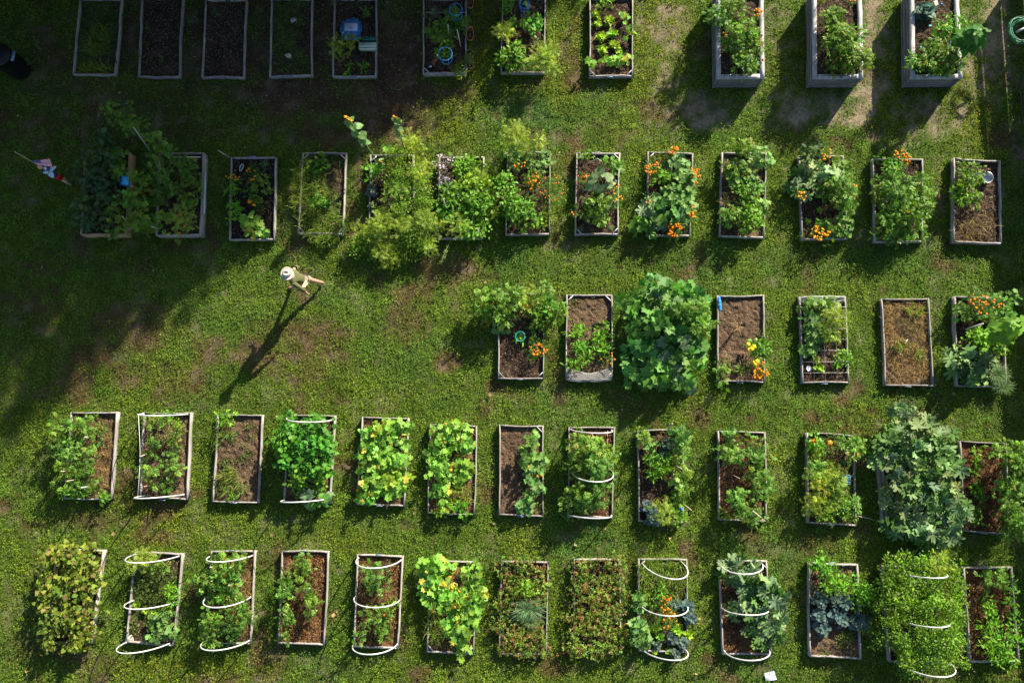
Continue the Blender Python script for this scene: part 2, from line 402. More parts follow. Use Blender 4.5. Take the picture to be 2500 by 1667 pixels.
def make_bed(spec):
    r, c, cs, h, soil, opt, look = spec
    q = [tuple(map(float, p.split(','))) for p in cs.split()]
    TL, TR, BR, BL = [unp(x, y, h) for x, y in q]
    cen = (TL + TR + BR + BL) / 4
    if 'b' in opt and 0: pass
    tall = 't' in opt
    lab = look.replace('timber bed', 'raised timber bed', 1)
    nm = 'planter_box' if tall else 'raised_bed'
    root = empty(nm, (cen[0], cen[1], 0), '%s, %s of the %s' % (look, ORD[c], ROWN[r]), 'planter box' if tall else 'raised bed', 'raised garden beds in five rows')
    rng = np.random.default_rng(r * 100 + c)
    t = .13 if tall else .037
    def u(a, b): return (b - a) / np.linalg.norm(b - a)
    wc = np.array((.29, .265, .25)) * rng.uniform(.85, 1.12)
    if 'o' in opt: wc = np.array((.36, .24, .14))
    if tall: wc = np.array((.36, .35, .36))
    ew = u(TL, TR); ns = u(TL, BL)
    def cc(): return wc * rng.uniform(.9, 1.08)
    zs = h - (.075 if not tall else .07)
    if 'o' in opt: zs = h - .12
    if tall:
        # boarded walls (three planks high) plus a flat rim on top
        ti = .045
        for nmn, a, b, inw in (('side_wall', TL, BL, ew), ('side_wall', TR, BR, -ew), ('end_wall', TL + ew * ti, TR - ew * ti, ns), ('end_wall', BL + ew * ti, BR - ew * ti, -ns)):
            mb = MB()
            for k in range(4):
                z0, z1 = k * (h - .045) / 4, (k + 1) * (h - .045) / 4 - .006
                board(mb, a + inw * .02, b + inw * .02, inw, ti, z1, z0 - (.03 if k == 0 else 0), cc() * .52, rng=rng)  # wall planks coloured darker than the rim to stand for their shade
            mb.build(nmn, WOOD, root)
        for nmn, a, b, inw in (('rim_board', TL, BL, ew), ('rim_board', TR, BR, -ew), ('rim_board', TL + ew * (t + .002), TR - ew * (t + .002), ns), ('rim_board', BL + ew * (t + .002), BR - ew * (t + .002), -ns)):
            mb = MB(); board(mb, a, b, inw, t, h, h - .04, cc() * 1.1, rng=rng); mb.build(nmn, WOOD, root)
        for p, sx, sy in ((TL, 1, 1), (TR, -1, 1), (BR, -1, -1), (BL, 1, -1)):
            mb = MB(); q0 = p + ew * sx * .12 + ns * sy * .12
            mb.box((q0[0], q0[1], h / 2 - .03), (.085, .085, h - .09), 0, wc * .7); mb.build('corner_post', WOOD, root)
    else:
        for nmn, a, b, inw in (('side_board', TL, BL, ew), ('side_board', TR, BR, -ew), ('end_board', TL + ew * (t + .002), TR - ew * (t + .002), ns), ('end_board', BL + ew * (t + .002), BR - ew * (t + .002), -ns)):
            mb = MB(); board(mb, a, b, inw, t * rng.uniform(.9, 1.15), h + rng.uniform(-.006, .006), col=cc(), rng=rng); mb.build(nmn, WOOD, root)
    # soil
    nu, nv = 44, 86
    U, Vv = np.meshgrid(np.linspace(0, 1, nu), np.linspace(0, 1, nv))
    tt = t + .004 if not tall else .07
    a, b, c2, d = TL + (ew + ns) * tt, TR + (-ew + ns) * tt, BR + (-ew - ns) * tt, BL + (ew - ns) * tt
    XY = (a[None, None] * ((1 - U) * (1 - Vv))[..., None] + b * (U * (1 - Vv))[..., None] + c2 * (U * Vv)[..., None] + d * ((1 - U) * Vv)[..., None])
    X, Y = XY[..., 0], XY[..., 1]
    Z = zs + (fbm(X, Y, .5, r * 31 + c) - .5) * .07 + (vnoise(X, Y, .11, r + c) - .5) * .035 + (vnoise(X, Y, .05, r + c + 5) - .5) * .03
    sc = np.array(SOILC[soil])
    cn = fbm(X, Y, .7, r * 17 + c + 50)[..., None]
    col = sc * (.75 + .5 * cn)
    if soil == 'weedy': col = np.where(cn > .45, np.array((.05, .075, .015)), np.array((.07, .045, .03))) * (.7 + .5 * cn)
    if soil == 'mulch': col = sc * (.55 + .9 * fbm(X, Y, .25, c)[..., None])
    mb = MB(); idx = np.arange(nu * nv).reshape(nv, nu)
    V = np.stack([X, Y, Z], -1).reshape(-1, 3)
    mb.v.append(V); mb.c.append(col.reshape(-1, 3)); mb.n = len(V)
    mb.f.append(np.stack([idx[:-1, :-1], idx[1:, :-1], idx[1:, 1:], idx[:-1, 1:]], -1).reshape(-1, 4))
    mb.build('soil', SOIL, root, smooth=True)
    BEDINFO[(r, c)] = dict(TL=TL, TR=TR, BR=BR, BL=BL, zs=zs, h=h, root=root, cen=cen, q=q, ew=ew, ns=ns)
    # straw or bark pieces lying on the soil
    def inside(n):
        u_, v_ = rng.uniform(.04, .96, n), rng.uniform(.02, .98, n)
        xy = (a * ((1 - u_) * (1 - v_))[:, None] + b * (u_ * (1 - v_))[:, None] + c2 * (u_ * v_)[:, None] + d * ((1 - u_) * v_)[:, None])
        return xy, u_, v_
    n = {'straw': 2600, 'strawy': 1300, 'mulch': 2200, 'dark': 260, 'brown': 260, 'black': 120, 'weedy': 500}[soil]
    xy, u_, v_ = inside(n)
    if (r, c) == (4, 1): keep = u_ > .45; xy, u_, v_ = xy[keep], u_[keep], v_[keep]
    if (r, c) == (2, 13): keep = v_ > .4; xy, u_, v_ = xy[keep], u_[keep], v_[keep]
    n = len(xy)
    if soil in ('straw', 'strawy', 'mulch'):
        pn = fbm(xy[:, 0], xy[:, 1], .45, r * 7 + c + 90); keep = pn + rng.normal(0, .06, n) > (.44 if soil != 'straw' else .40); xy = xy[keep]; n = len(xy)
    pos = np.column_stack([xy, zs + rng.uniform(.015, .06, n) + (fbm(xy[:, 0], xy[:, 1], .5, r * 31 + c) - .5) * .07])
    kk = rng.random((n, 1))
    if soil in ('straw', 'strawy'):
        cols = np.array((.50, .33, .12)) * (.2 + 1.0 * kk ** 1.4); sz = np.column_stack([rng.uniform(.08, .28, n), rng.uniform(.012, .03, n), np.full(n, .05)])
        name = 'straw_layer'
    elif soil == 'mulch':
        tone = (.42, .24, .09) if (r, c) in ((5, 4), (5, 5)) else (.30, .14, .06)
        cols = np.array(tone) * (.25 + .9 * kk ** 1.5); sz = np.column_stack([rng.uniform(.025, .07, n), rng.uniform(.03, .05, n), np.full(n, .05)])
        name = 'bark_mulch'
    elif soil == 'weedy':
        cols = np.array((.075, .11, .02)) * (.5 + .9 * kk); sz = np.column_stack([rng.uniform(.04, .1, n), rng.uniform(.03, .06, n), np.full(n, .05)])
        name = 'low_weeds'
    else:
        cols = np.array((.27, .20, .13)) * (.2 + 1.1 * kk ** 2); sz = np.column_stack([rng.uniform(.02, .05, n), rng.uniform(.02, .04, n), np.full(n, .02)])
        name = 'soil_debris'
    mb = MB().inst(*T_DIAM, pos, rng.uniform(0, 6.28, n), rng.normal(0, .25, n), rng.normal(0, .5, n), sz, cols)
    tag(mb.build(name, LEAF, root), kind='stuff')
    # metal corner brackets and number plates
    for k, (p, sx, sy) in enumerate(((TL, 1, 1), (TR, -1, 1), (BR, -1, -1), (BL, 1, -1)), 1):
        bs = opt.split('b')[1] if 'b' in opt else ''
        if str(k) in bs:
            o = p + ew * sx * t + ns * sy * t
            e1, e2 = o + ew * sx * .13, o + ns * sy * .13
            e3, e4 = o + ew * sx * .09 , o + ns * sy * .09
            mb = MB(); V = []
            for z in (h - .05, h + .004):
                for pt in (e1 + ew * sx * .03, e2 + ns * sy * .03, e2, e1): V.append((pt[0], pt[1], z))
            mb.add(V, [(0, 1, 2, 3), (4, 5, 6, 7), (0, 1, 5, 4), (1, 2, 6, 5), (2, 3, 7, 6), (3, 0, 4, 7)], (.45, .45, .47)); mb.build('corner_bracket', PAINT, root)
    if 'p' in opt:
        side = opt.split('p')[1][0]
        if side == 's': m_ = BL * .5 + BR * .5 + ns * .012; yw = math.atan2((BR - BL)[1], (BR - BL)[0])
        else: m_ = TL * .5 + TR * .5 - ns * .012; yw = math.atan2((TR - TL)[1], (TR - TL)[0])
        mb = MB().box((m_[0] - .03, m_[1], h - .02), (.17, .018, .06), yw, (.16, .24, .36)); mb.build('number_plate', PAINT, root)
    return root
for b_ in BEDS: make_bed(b_)

# ================================================================ plants
PAL = {'T': (.135, .265, .038), 'P': (.130, .31, .02), 'S': (.105, .25, .045), 'Z': (.18, .28, .12), 'Y': (.19, .37, .05), 'B': (.090, .260, .028),
       'C': (.14, .26, .06), 'F': (.29, .40, .06), 'H': (.135, .265, .02), 'G': (.17, .27, .03), 'A': (.20, .33, .13), 'K': (.105, .165, .14),
       'L': (.26, .40, .035), 'M': (.10, .21, .03), 'R': (.14, .24, .03), 'W': (.10, .15, .03), 'O': (.15, .225, .03), 'E': (.13, .28, .025),
       'D': (.06, .12, .04), 'V': (.30, .24, .08), 'N': (.10, .17, .13), 'Q': (.30, .28, .33)}
HGT = dict(T=.5, P=.35, S=.5, Z=.5, Y=.34, B=.42, C=.3, F=.8, H=.5, G=.28, A=.4, K=.38, L=.14, M=.26, R=.2, W=.06, O=.5, E=.5, D=.5, V=.2, N=.25, Q=.35)
# kind -> (name, category, phrase, template, leaf length, leaves per m2)
KIND = {
 'T': ('tomato_plant', 'tomato plant', 'bushy tomato plant', T_TOM, .145, 400), 'P': ('pepper_plant', 'pepper plant', 'bright green pepper plant', T_LANCE, .115, 560),
 'S': ('squash_plant', 'squash plant', 'squash plant with big dark leaves', T_LOBE, .29, 38), 'Z': ('courgette_plant', 'courgette plant', 'courgette plant with jagged silvery leaves', T_JAG, .31, 38),
 'Y': ('squash_plant', 'squash plant', 'lime green squash plant', T_LOBE, .18, 85), 'B': ('bean_plant', 'bean plant', 'dense green bean plant', T_HEART, .115, 330),
 'C': ('cucumber_plant', 'cucumber plant', 'pale leaved cucumber vine', T_LOBE, .15, 110), 'F': ('feathery_plant', 'herb', 'feathery yellow-green plant', T_FERN, .17, 650),
 'H': ('leafy_shrub', 'shrub', 'fine leaved green thicket', T_DIAM, .06, 2000), 'G': ('grass_tuft', 'grass tuft', 'tuft of long grass', T_BLADE, .28, 750),
 'A': ('chive_clump', 'chives', 'fountain-like grassy clump', T_BLADE, .42, 0), 'K': ('kale_plant', 'kale', 'blue-grey kale plant', T_KALE, .32, 0),
 'L': ('lettuce', 'lettuce', 'small lime lettuce', T_HEART, .13, 0), 'M': ('marigold_plant', 'marigold', 'marigold with orange flowers', T_FERN, .11, 800),
 'R': ('strawberry_plant', 'strawberry plant', 'strawberry plant with reddening leaves', T_TRI, .09, 520), 'W': ('seedling', 'seedling', 'small green weedy seedling', T_DIAM, .06, 1100),
 'O': ('old_bean_plant', 'bean plant', 'yellowing old bean plant', T_HEART, .115, 300), 'E': ('zinnia_plant', 'zinnia', 'bushy plant with pointed bright leaves', T_BROAD, .11, 620),
 'D': ('aubergine_plant', 'aubergine plant', 'dark broad leaved aubergine plant', T_BROAD, .17, 260), 'V': ('withered_vine', 'withered vine', 'withered tan vine', T_BLADE, .22, 260),
 'N': ('cabbage', 'cabbage', 'round leaved cabbage', T_CABB, .27, 0), 'Q': ('statice_plant', 'flowering plant', 'pale purple flowering clump', T_DIAM, .04, 1300),
}
def flower_mesh(cr, cg, cb, R=.032, name='flower_head'):
    rng = np.random.default_rng(int(cr * 1000 + R * 9999)); mb = MB(); n = 12
    rings = [(.35, -.25), (1.0, -.05), (.95, .12), (.6, .28), (.25, .36)]
    V, cols = [], []
    for i, (rr, zz) in enumerate(rings):
        for k in range(n):
            j = 1 + (.16 if (k + i) % 2 else -.14)
            q = 2 * math.pi * (k + i * .3) / n
            V.append((R * rr * j * math.cos(q), R * rr * j * math.sin(q), R * (zz + rng.uniform(-.05, .05)))); cols.append(np.array((cr, cg, cb)) * rng.uniform(.75, 1.15))
    F = [(i * n + k, i * n + (k + 1) % n, (i + 1) * n + (k + 1) % n, (i + 1) * n + k) for i in range(4) for k in range(n)] + [tuple(4 * n + k for k in range(n))]
    mb.add(V, F, np.array(cols)); o = mb.build(name, PETAL); me = o.data; bpy.data.objects.remove(o); return me
FLW = {'o': flower_mesh(.85, .25, .008, .027), 'y': flower_mesh(.85, .38, .012, .027), 'r': flower_mesh(.66, .20, .025, .022), 'p': flower_mesh(.62, .12, .20, .036), 'u': flower_mesh(.5, .38, .62, .024),
       's': flower_mesh(.85, .36, .02, .036), 'l': flower_mesh(.85, .62, .03, .045), 'w': flower_mesh(.75, .6, .68, .022), 't': flower_mesh(.72, .17, .03, .024), 'g': flower_mesh(.8, .3, .03, .06)}
FNAME = {'o': 'flower', 'y': 'flower', 'r': 'flower', 'p': 'flower', 'u': 'flower', 's': 'blossom', 'l': 'flower', 'w': 'flower', 't': 'fruit', 'g': 'pumpkin'}
USED = {}
CNT = [0]
def where(r, c, px, py):
    q = BEDINFO[(r, c)]['q']
    cx = sum(p[0] for p in q) / 4; cy = sum(p[1] for p in q) / 4
    y0, y1 = min(p[1] for p in q), max(p[1] for p in q)
    v = (py - y0) / (y1 - y0); u = (px - cx) / 55.
    ver = ['beyond far end', 'far end', 'upper part', 'upper middle', 'middle', 'lower middle', 'lower part', 'near end', 'beyond near end']
    vi = 0 if v < -.05 else 8 if v > 1.05 else 1 + min(6, int(max(v, 0) * 7))
    hor = 'left edge' if u < -.75 else 'left' if u < -.22 else 'right edge' if u > .75 else 'right' if u > .22 else 'centre'
    return ver[vi], hor
def plant_label(phrase, r, c, px, py):
    ve, ho = where(r, c, px, py)
    for extra in ('', 'small ', 'larger ', 'spreading ', 'lower '):
        lab = '%s%s, %s %s, %s' % (extra, phrase, ve, ho, bed_name(r, c))
        if lab not in USED: USED[lab] = 1; return lab
    lab = lab + ' again'; return lab

def plant(r, c, k, px, py, rx, ry, h=None, fl=None, nf=0, dens=1.0, tint=None, z=None, phrase=None, flh=None):
    CNT[0] += 1
    rng = np.random.default_rng(CNT[0] * 13 + 5)
    name, cat, ph, tmpl, ll, den = KIND[k]
    bd = BEDINFO[(r, c)]
    if h is None: h = HGT[k]
    q = bd['q']
    inb = min(p[0] for p in q) - 4 < px < max(p[0] for p in q) + 4 and min(p[1] for p in q) - 4 < py < max(p[1] for p in q) + 4
    zb = bd['zs'] if z is None else z
    if not inb and z is None and r > 0 and (py < min(p[1] for p in q) - 20 or py > max(p[1] for p in q) + 25): zb = 0.0
    ctr = P3(px, py, zb + .6 * h)
    sc = (CAMH - zb - .6 * h) / FPX * 1.02
    RX, RY = rx * sc, ry * sc
    base = np.array([ctr[0], ctr[1], zb - .02])
    # a plant hanging over the edge is still rooted inside its bed
    if inb or zb > 0:
        lo = np.minimum(bd['TL'], bd['BL']) ; hi = np.maximum(bd['TR'], bd['BR'])
        x0, x1 = max(bd['TL'][0], bd['BL'][0]) + .12, min(bd['TR'][0], bd['BR'][0]) - .12
        y0, y1 = max(bd['BL'][1], bd['BR'][1]) + .12, min(bd['TL'][1], bd['TR'][1]) - .12
        base[0] = min(max(base[0], x0), x1); base[1] = min(max(base[1], y0), y1)
    if k == 'M' and phrase is None: ph = {'o': 'marigold with orange flowers', 'y': 'marigold with golden flowers', 'r': 'marigold with rusty flowers'}.get(fl, ph)
    if k == 'E' and fl == 'p': ph = 'zinnia with pink flowers'
    if fl == 't' or fl == 'g': ph = ph + ' with orange fruit'
    if fl == 's': ph = ph + ' with orange blossoms'
    root = empty(name, base, plant_label(phrase or ph, r, c, px, py), cat, {'T': 'tomato plants in the beds', 'M': 'marigolds in the beds'}.get(k, cat + 's growing in the raised beds'))
    pal = np.array(tint if tint is not None else PAL[k]) * rng.uniform(.85, 1.18)
    tv_ = rng.normal(0, .5); pal = pal * np.array([1 + .16 * tv_, 1 + .03 * tv_, 1 - .18 * tv_]); ll = ll * rng.uniform(.85, 1.2)
    if k in 'TESBDF' and r > 1: h = h * 1.18
    if (r, c) == (2, 2): dens = dens * .62
    if (r, c) in ((4, 1), (4, 2), (5, 4), (5, 5), (5, 2)) and k == 'T': dens = dens * .62
    if (r, c) == (2, 5) and k in 'FH': h = h * .6
    if (r, c) in ((1, 7), (1, 6)): dens = dens * 1.35
    area = math.pi * RX * RY
    mb = MB(); st = MB(); cen = np.array([ctr[0], ctr[1]])
    pts = []
    sc_c = pal * .9 + np.array((.03, .03, 0))
    if k in ('A',):
        n = int(260 * max(.5, area / .3))
        yaw = rng.uniform(0, 6.28, n); L = np.sqrt((RX * np.cos(yaw)) ** 2 + (RY * np.sin(yaw)) ** 2) * rng.uniform(.55, 1.15, n)
        pos = np.column_stack([cen[0] + rng.normal(0, RX * .14, n), cen[1] + rng.normal(0, RY * .14, n), np.full(n, zb)])
        col = pal * rng.uniform(.7, 1.3, (n, 1)); col = np.where(rng.random((n, 1)) < .08, np.array((.3, .25, .12)) * .8, col)
        mb.inst(*tmpl, pos, yaw, rng.uniform(-.1, .35, n), rng.normal(0, .5, n), np.column_stack([L, L * .22, np.full(n, h * 1.2)]), col)
        pts = pos[:20] + [0, 0, h * .6]
    elif k in ('K', 'L', 'N'):
        n = {'K': 16, 'L': 12, 'N': 13}[k]
        R_ = (RX + RY) / 2
        for lay in range(3):
            m = n - lay * 3
            yaw = np.arange(m) * 2.4 + rng.uniform(0, 1, m); f = (1.0, .75, .45)[lay]
            pos = np.tile([cen[0], cen[1], zb + .02 + lay * .06 * h / .3], (m, 1)) + rng.normal(0, .015, (m, 3)) * [1, 1, .3]
            pt = {'K': rng.uniform(.1, .5, m) + lay * .25, 'L': rng.uniform(.2, .5, m) + lay * .3, 'N': rng.uniform(.1, .35, m) + lay * .35}[k]
            L = np.full(m, R_ * f) * rng.uniform(.85, 1.15, m)
            col = pal * rng.uniform(.75, 1.3, (m, 1)) * (1 + .12 * lay)
            mb.inst(*tmpl, pos, yaw, pt, rng.normal(0, .25, m), np.column_stack([L, L * (.9 if k != 'K' else 1.1), L]), col)
        st.tube([base - [0, 0, .02], (cen[0], cen[1], zb + h * .35)], [.018, .012], 5, sc_c)
        pts = []
    elif k in ('S', 'Z', 'Y', 'C'):
        # one crown (or several nodes) with petioles carrying single big leaves
        n = max(6, int(area * den * dens)); s0 = ll
        P_, tries, dmin = [], 0, s0 * .42
        while len(P_) < n and tries < n * 12:
            tries += 1
            a = rng.uniform(0, 6.28); rr = math.sqrt(rng.random()) * (1 + .18 * math.sin(3 * a + CNT[0]) + .1 * math.sin(5 * a))
            p = cen + np.array([RX * rr * math.cos(a), RY * rr * math.sin(a)])
            if all((p[0] - o[0]) ** 2 + (p[1] - o[1]) ** 2 > dmin ** 2 for o in P_): P_.append(p)
        P_ = np.array(P_); n = len(P_)
        dx = (P_ - cen) / [RX, RY]; rr = np.sqrt((dx ** 2).sum(1))
        zz = zb + h * (.45 + .55 * np.sqrt(np.clip(1.05 - rr ** 2, 0, 1))) * rng.uniform(.4, 1.15, n)
        yaw = np.arctan2(dx[:, 1], dx[:, 0]) + rng.normal(0, .8, n)
        L = ll * rng.uniform(.65, 1.2, n)
        col = pal * rng.uniform(.65, 1.25, (n, 1)) * (1 + rng.normal(0, .07, (n, 3)))
        if k == 'Z': col = np.where(rng.random((n, 1)) < .35, np.array((.085, .18, .04)) * rng.uniform(.8, 1.2, (n, 1)), col)
        if k == 'S': col = np.where(rng.random((n, 1)) < .2, np.array((.13, .21, .11)), col)
        if k == 'Y': col = np.where(rng.random((n, 1)) < .1, np.array((.38, .36, .05)), col)
        pos = np.column_stack([P_, zz]); off = np.column_stack([np.cos(yaw), np.sin(yaw), np.zeros(n)]) * (L * .3)[:, None]
        mb.inst(*tmpl, pos - off, yaw, -rng.uniform(-.05, .45, n) * np.clip(rr, .3, 1.2) + rng.normal(0, .22, n), rng.normal(0, .42, n), L, col, PAT.get(id(tmpl)))
        nodes = cen + (P_[rng.integers(0, n, 5)] - cen) * .45
        for i in range(n):
            j = np.argmin(((nodes - P_[i]) ** 2).sum(1))
            b0 = np.array([nodes[j][0], nodes[j][1], zb + .02])
            b0[:2] = b0[:2] * .6 + base[:2] * .4
            m_ = (b0 + pos[i]) / 2 + [0, 0, .06]
            st.tube([b0, m_, pos[i] + [0, 0, -.01]], [.007, .006, .005], 3, pal * 1.2 + .02, cap=False)
        pts = pos
    elif k == 'G':
        n = max(25, int(area * den * dens))
        a = rng.uniform(0, 6.28, n); rr = np.sqrt(rng.random(n))
        pos = np.column_stack([cen[0] + RX * rr * np.cos(a), cen[1] + RY * rr * np.sin(a), np.full(n, zb)])
        L = rng.uniform(.5, 1.3, n) * ll
        col = pal * rng.uniform(.6, 1.4, (n, 1)); col = np.where(rng.random((n, 1)) < .12, np.array((.28, .24, .1)), col)
        mb.inst(*tmpl, pos, rng.uniform(0, 6.28, n), rng.uniform(.1, .8, n), rng.normal(0, .5, n), np.column_stack([L, L * .35, L]), col)
    elif k == 'V':
        n = max(14, int(area * den * dens))
        pos = np.column_stack([cen + rng.normal(0, .5, (n, 2)) * [RX, RY], zb + rng.uniform(.02, h, n)])
        L = rng.uniform(.5, 1.4, n) * ll
        col = pal * rng.uniform(.4, 1.3, (n, 1))
        mb.inst(*T_BLADE, pos, rng.uniform(0, 6.28, n), rng.normal(0, .3, n), rng.normal(0, .8, n), np.column_stack([L, L * .3, L * .5]), col)
    else:
        # several leafy shoots forming an uneven crown
        n = max(10, int(area * den * dens))
        nc = max(5, int(area * (46 if k in ('T', 'E', 'D', 'P') else 34)))
        a = rng.uniform(0, 6.28, nc); rr = np.sqrt(rng.random(nc)) * (1 + .2 * np.sin(3 * a + CNT[0]) + .12 * np.sin(7 * a))
        CC = np.column_stack([cen[0] + RX * rr * .92 * np.cos(a), cen[1] + RY * rr * .92 * np.sin(a)])
        CZ = zb + h * (.45 + .55 * np.sqrt(np.clip(1.05 - rr ** 2, 0, 1))) * rng.uniform(.65, 1.12, nc)
        w_ = rng.uniform(.5, 1.5, nc); w_ /= w_.sum()
        ci = rng.choice(nc, n, p=w_)
        sg = math.sqrt(area / nc) * .42
        off = rng.normal(0, 1, (n, 3)) * [sg, sg, min(h * .22, sg)]
        pos = np.column_stack([CC[ci], CZ[ci]]) + off
        pos[:, 2] = np.maximum(pos[:, 2], zb + .02)
        yaw = np.arctan2(off[:, 1], off[:, 0]) + rng.normal(0, .5, n)
        dist = np.hypot(off[:, 0], off[:, 1]) / sg
        L = ll * rng.uniform(.6, 1.25, n)
        ccol = rng.uniform(.78, 1.22, (nc, 1))
        col = pal * ccol[ci] * rng.uniform(.75, 1.25, (n, 1)) * (1 + rng.normal(0, .06, (n, 3)))
        yl = rng.random((n, 1))
        if k in ('T',): col = np.where(yl < .05, np.array((.22, .22, .04)), col)
        if k == 'R': col = np.where(yl < .15, np.array((.26, .12, .05)) * rng.uniform(.5, 1.2, (n, 1)), np.where(yl < .38, np.array((.22, .19, .05)), col))
        if k == 'O': col = np.where(yl < .14, np.array((.22, .18, .06)) * rng.uniform(.6, 1.1, (n, 1)), np.where(yl < .34, np.array((.26, .29, .04)), col))
        if k == 'Q': col = np.where(yl < .5, np.array((.10, .13, .05)), col)
        if k == 'H': col = np.where(yl < .05, np.array((.25, .21, .14)), col)
        flat = {'T': .55, 'F': .7, 'H': .7}.get(k, .5)
        pit = -rng.uniform(-.55, .35 + .3 * np.clip(dist, 0, 2)) if k != 'F' else rng.normal(.3, .5, n)
        wd = {'H': 1.5, 'W': 1.3}.get(k, 1.0)
        mb.inst(*tmpl, pos, yaw, pit, rng.normal(0, flat, n), np.column_stack([L, L * wd, L]), col)
        if k not in ('W',):
            for i in range(nc):
                b0 = np.array([base[0], base[1], zb]) * .45 + np.array([CC[i][0], CC[i][1], zb]) * .55
                m_ = (b0 + [CC[i][0], CC[i][1], CZ[i]]) / 2 + rng.normal(0, .03, 3)
                st.tube([(base[0], base[1], zb - .01), m_, (CC[i][0], CC[i][1], CZ[i])], [.009, .007, .004], 3, sc_c * .8, cap=False)
        pts = np.column_stack([CC, CZ])
    mb.build('foliage', LEAF, root)
    if st.n: st.build('stems', STEM, root)
    if fl:
        for i in range(nf):
            a = rng.uniform(0, 6.28); rr = math.sqrt(rng.random()) * (.95 if k == 'M' else .75)
            if k != 'M' and len(pts): p = np.array(pts[rng.integers(len(pts))]); p = p + [*rng.normal(0, .04, 2), .05]
            else: p = np.array([cen[0] + RX * rr * math.cos(a), cen[1] + RY * rr * math.sin(a), zb + h * (.95 + .25 * rng.random())])
            if flh is not None: p[2] = zb + flh
            if fl in 'tg': p[2] -= .02
            f = bpy.data.objects.new(FNAME[fl], FLW[fl]); C.objects.link(f); f.parent = root
            f.location = [float(v) for v in p - org(root)]; s_ = rng.uniform(.6, 1.25); f.scale = (s_, s_, s_)
            f.rotation_euler = (rng.normal(0, .3), rng.normal(0, .3), rng.uniform(0, 6))
    return root

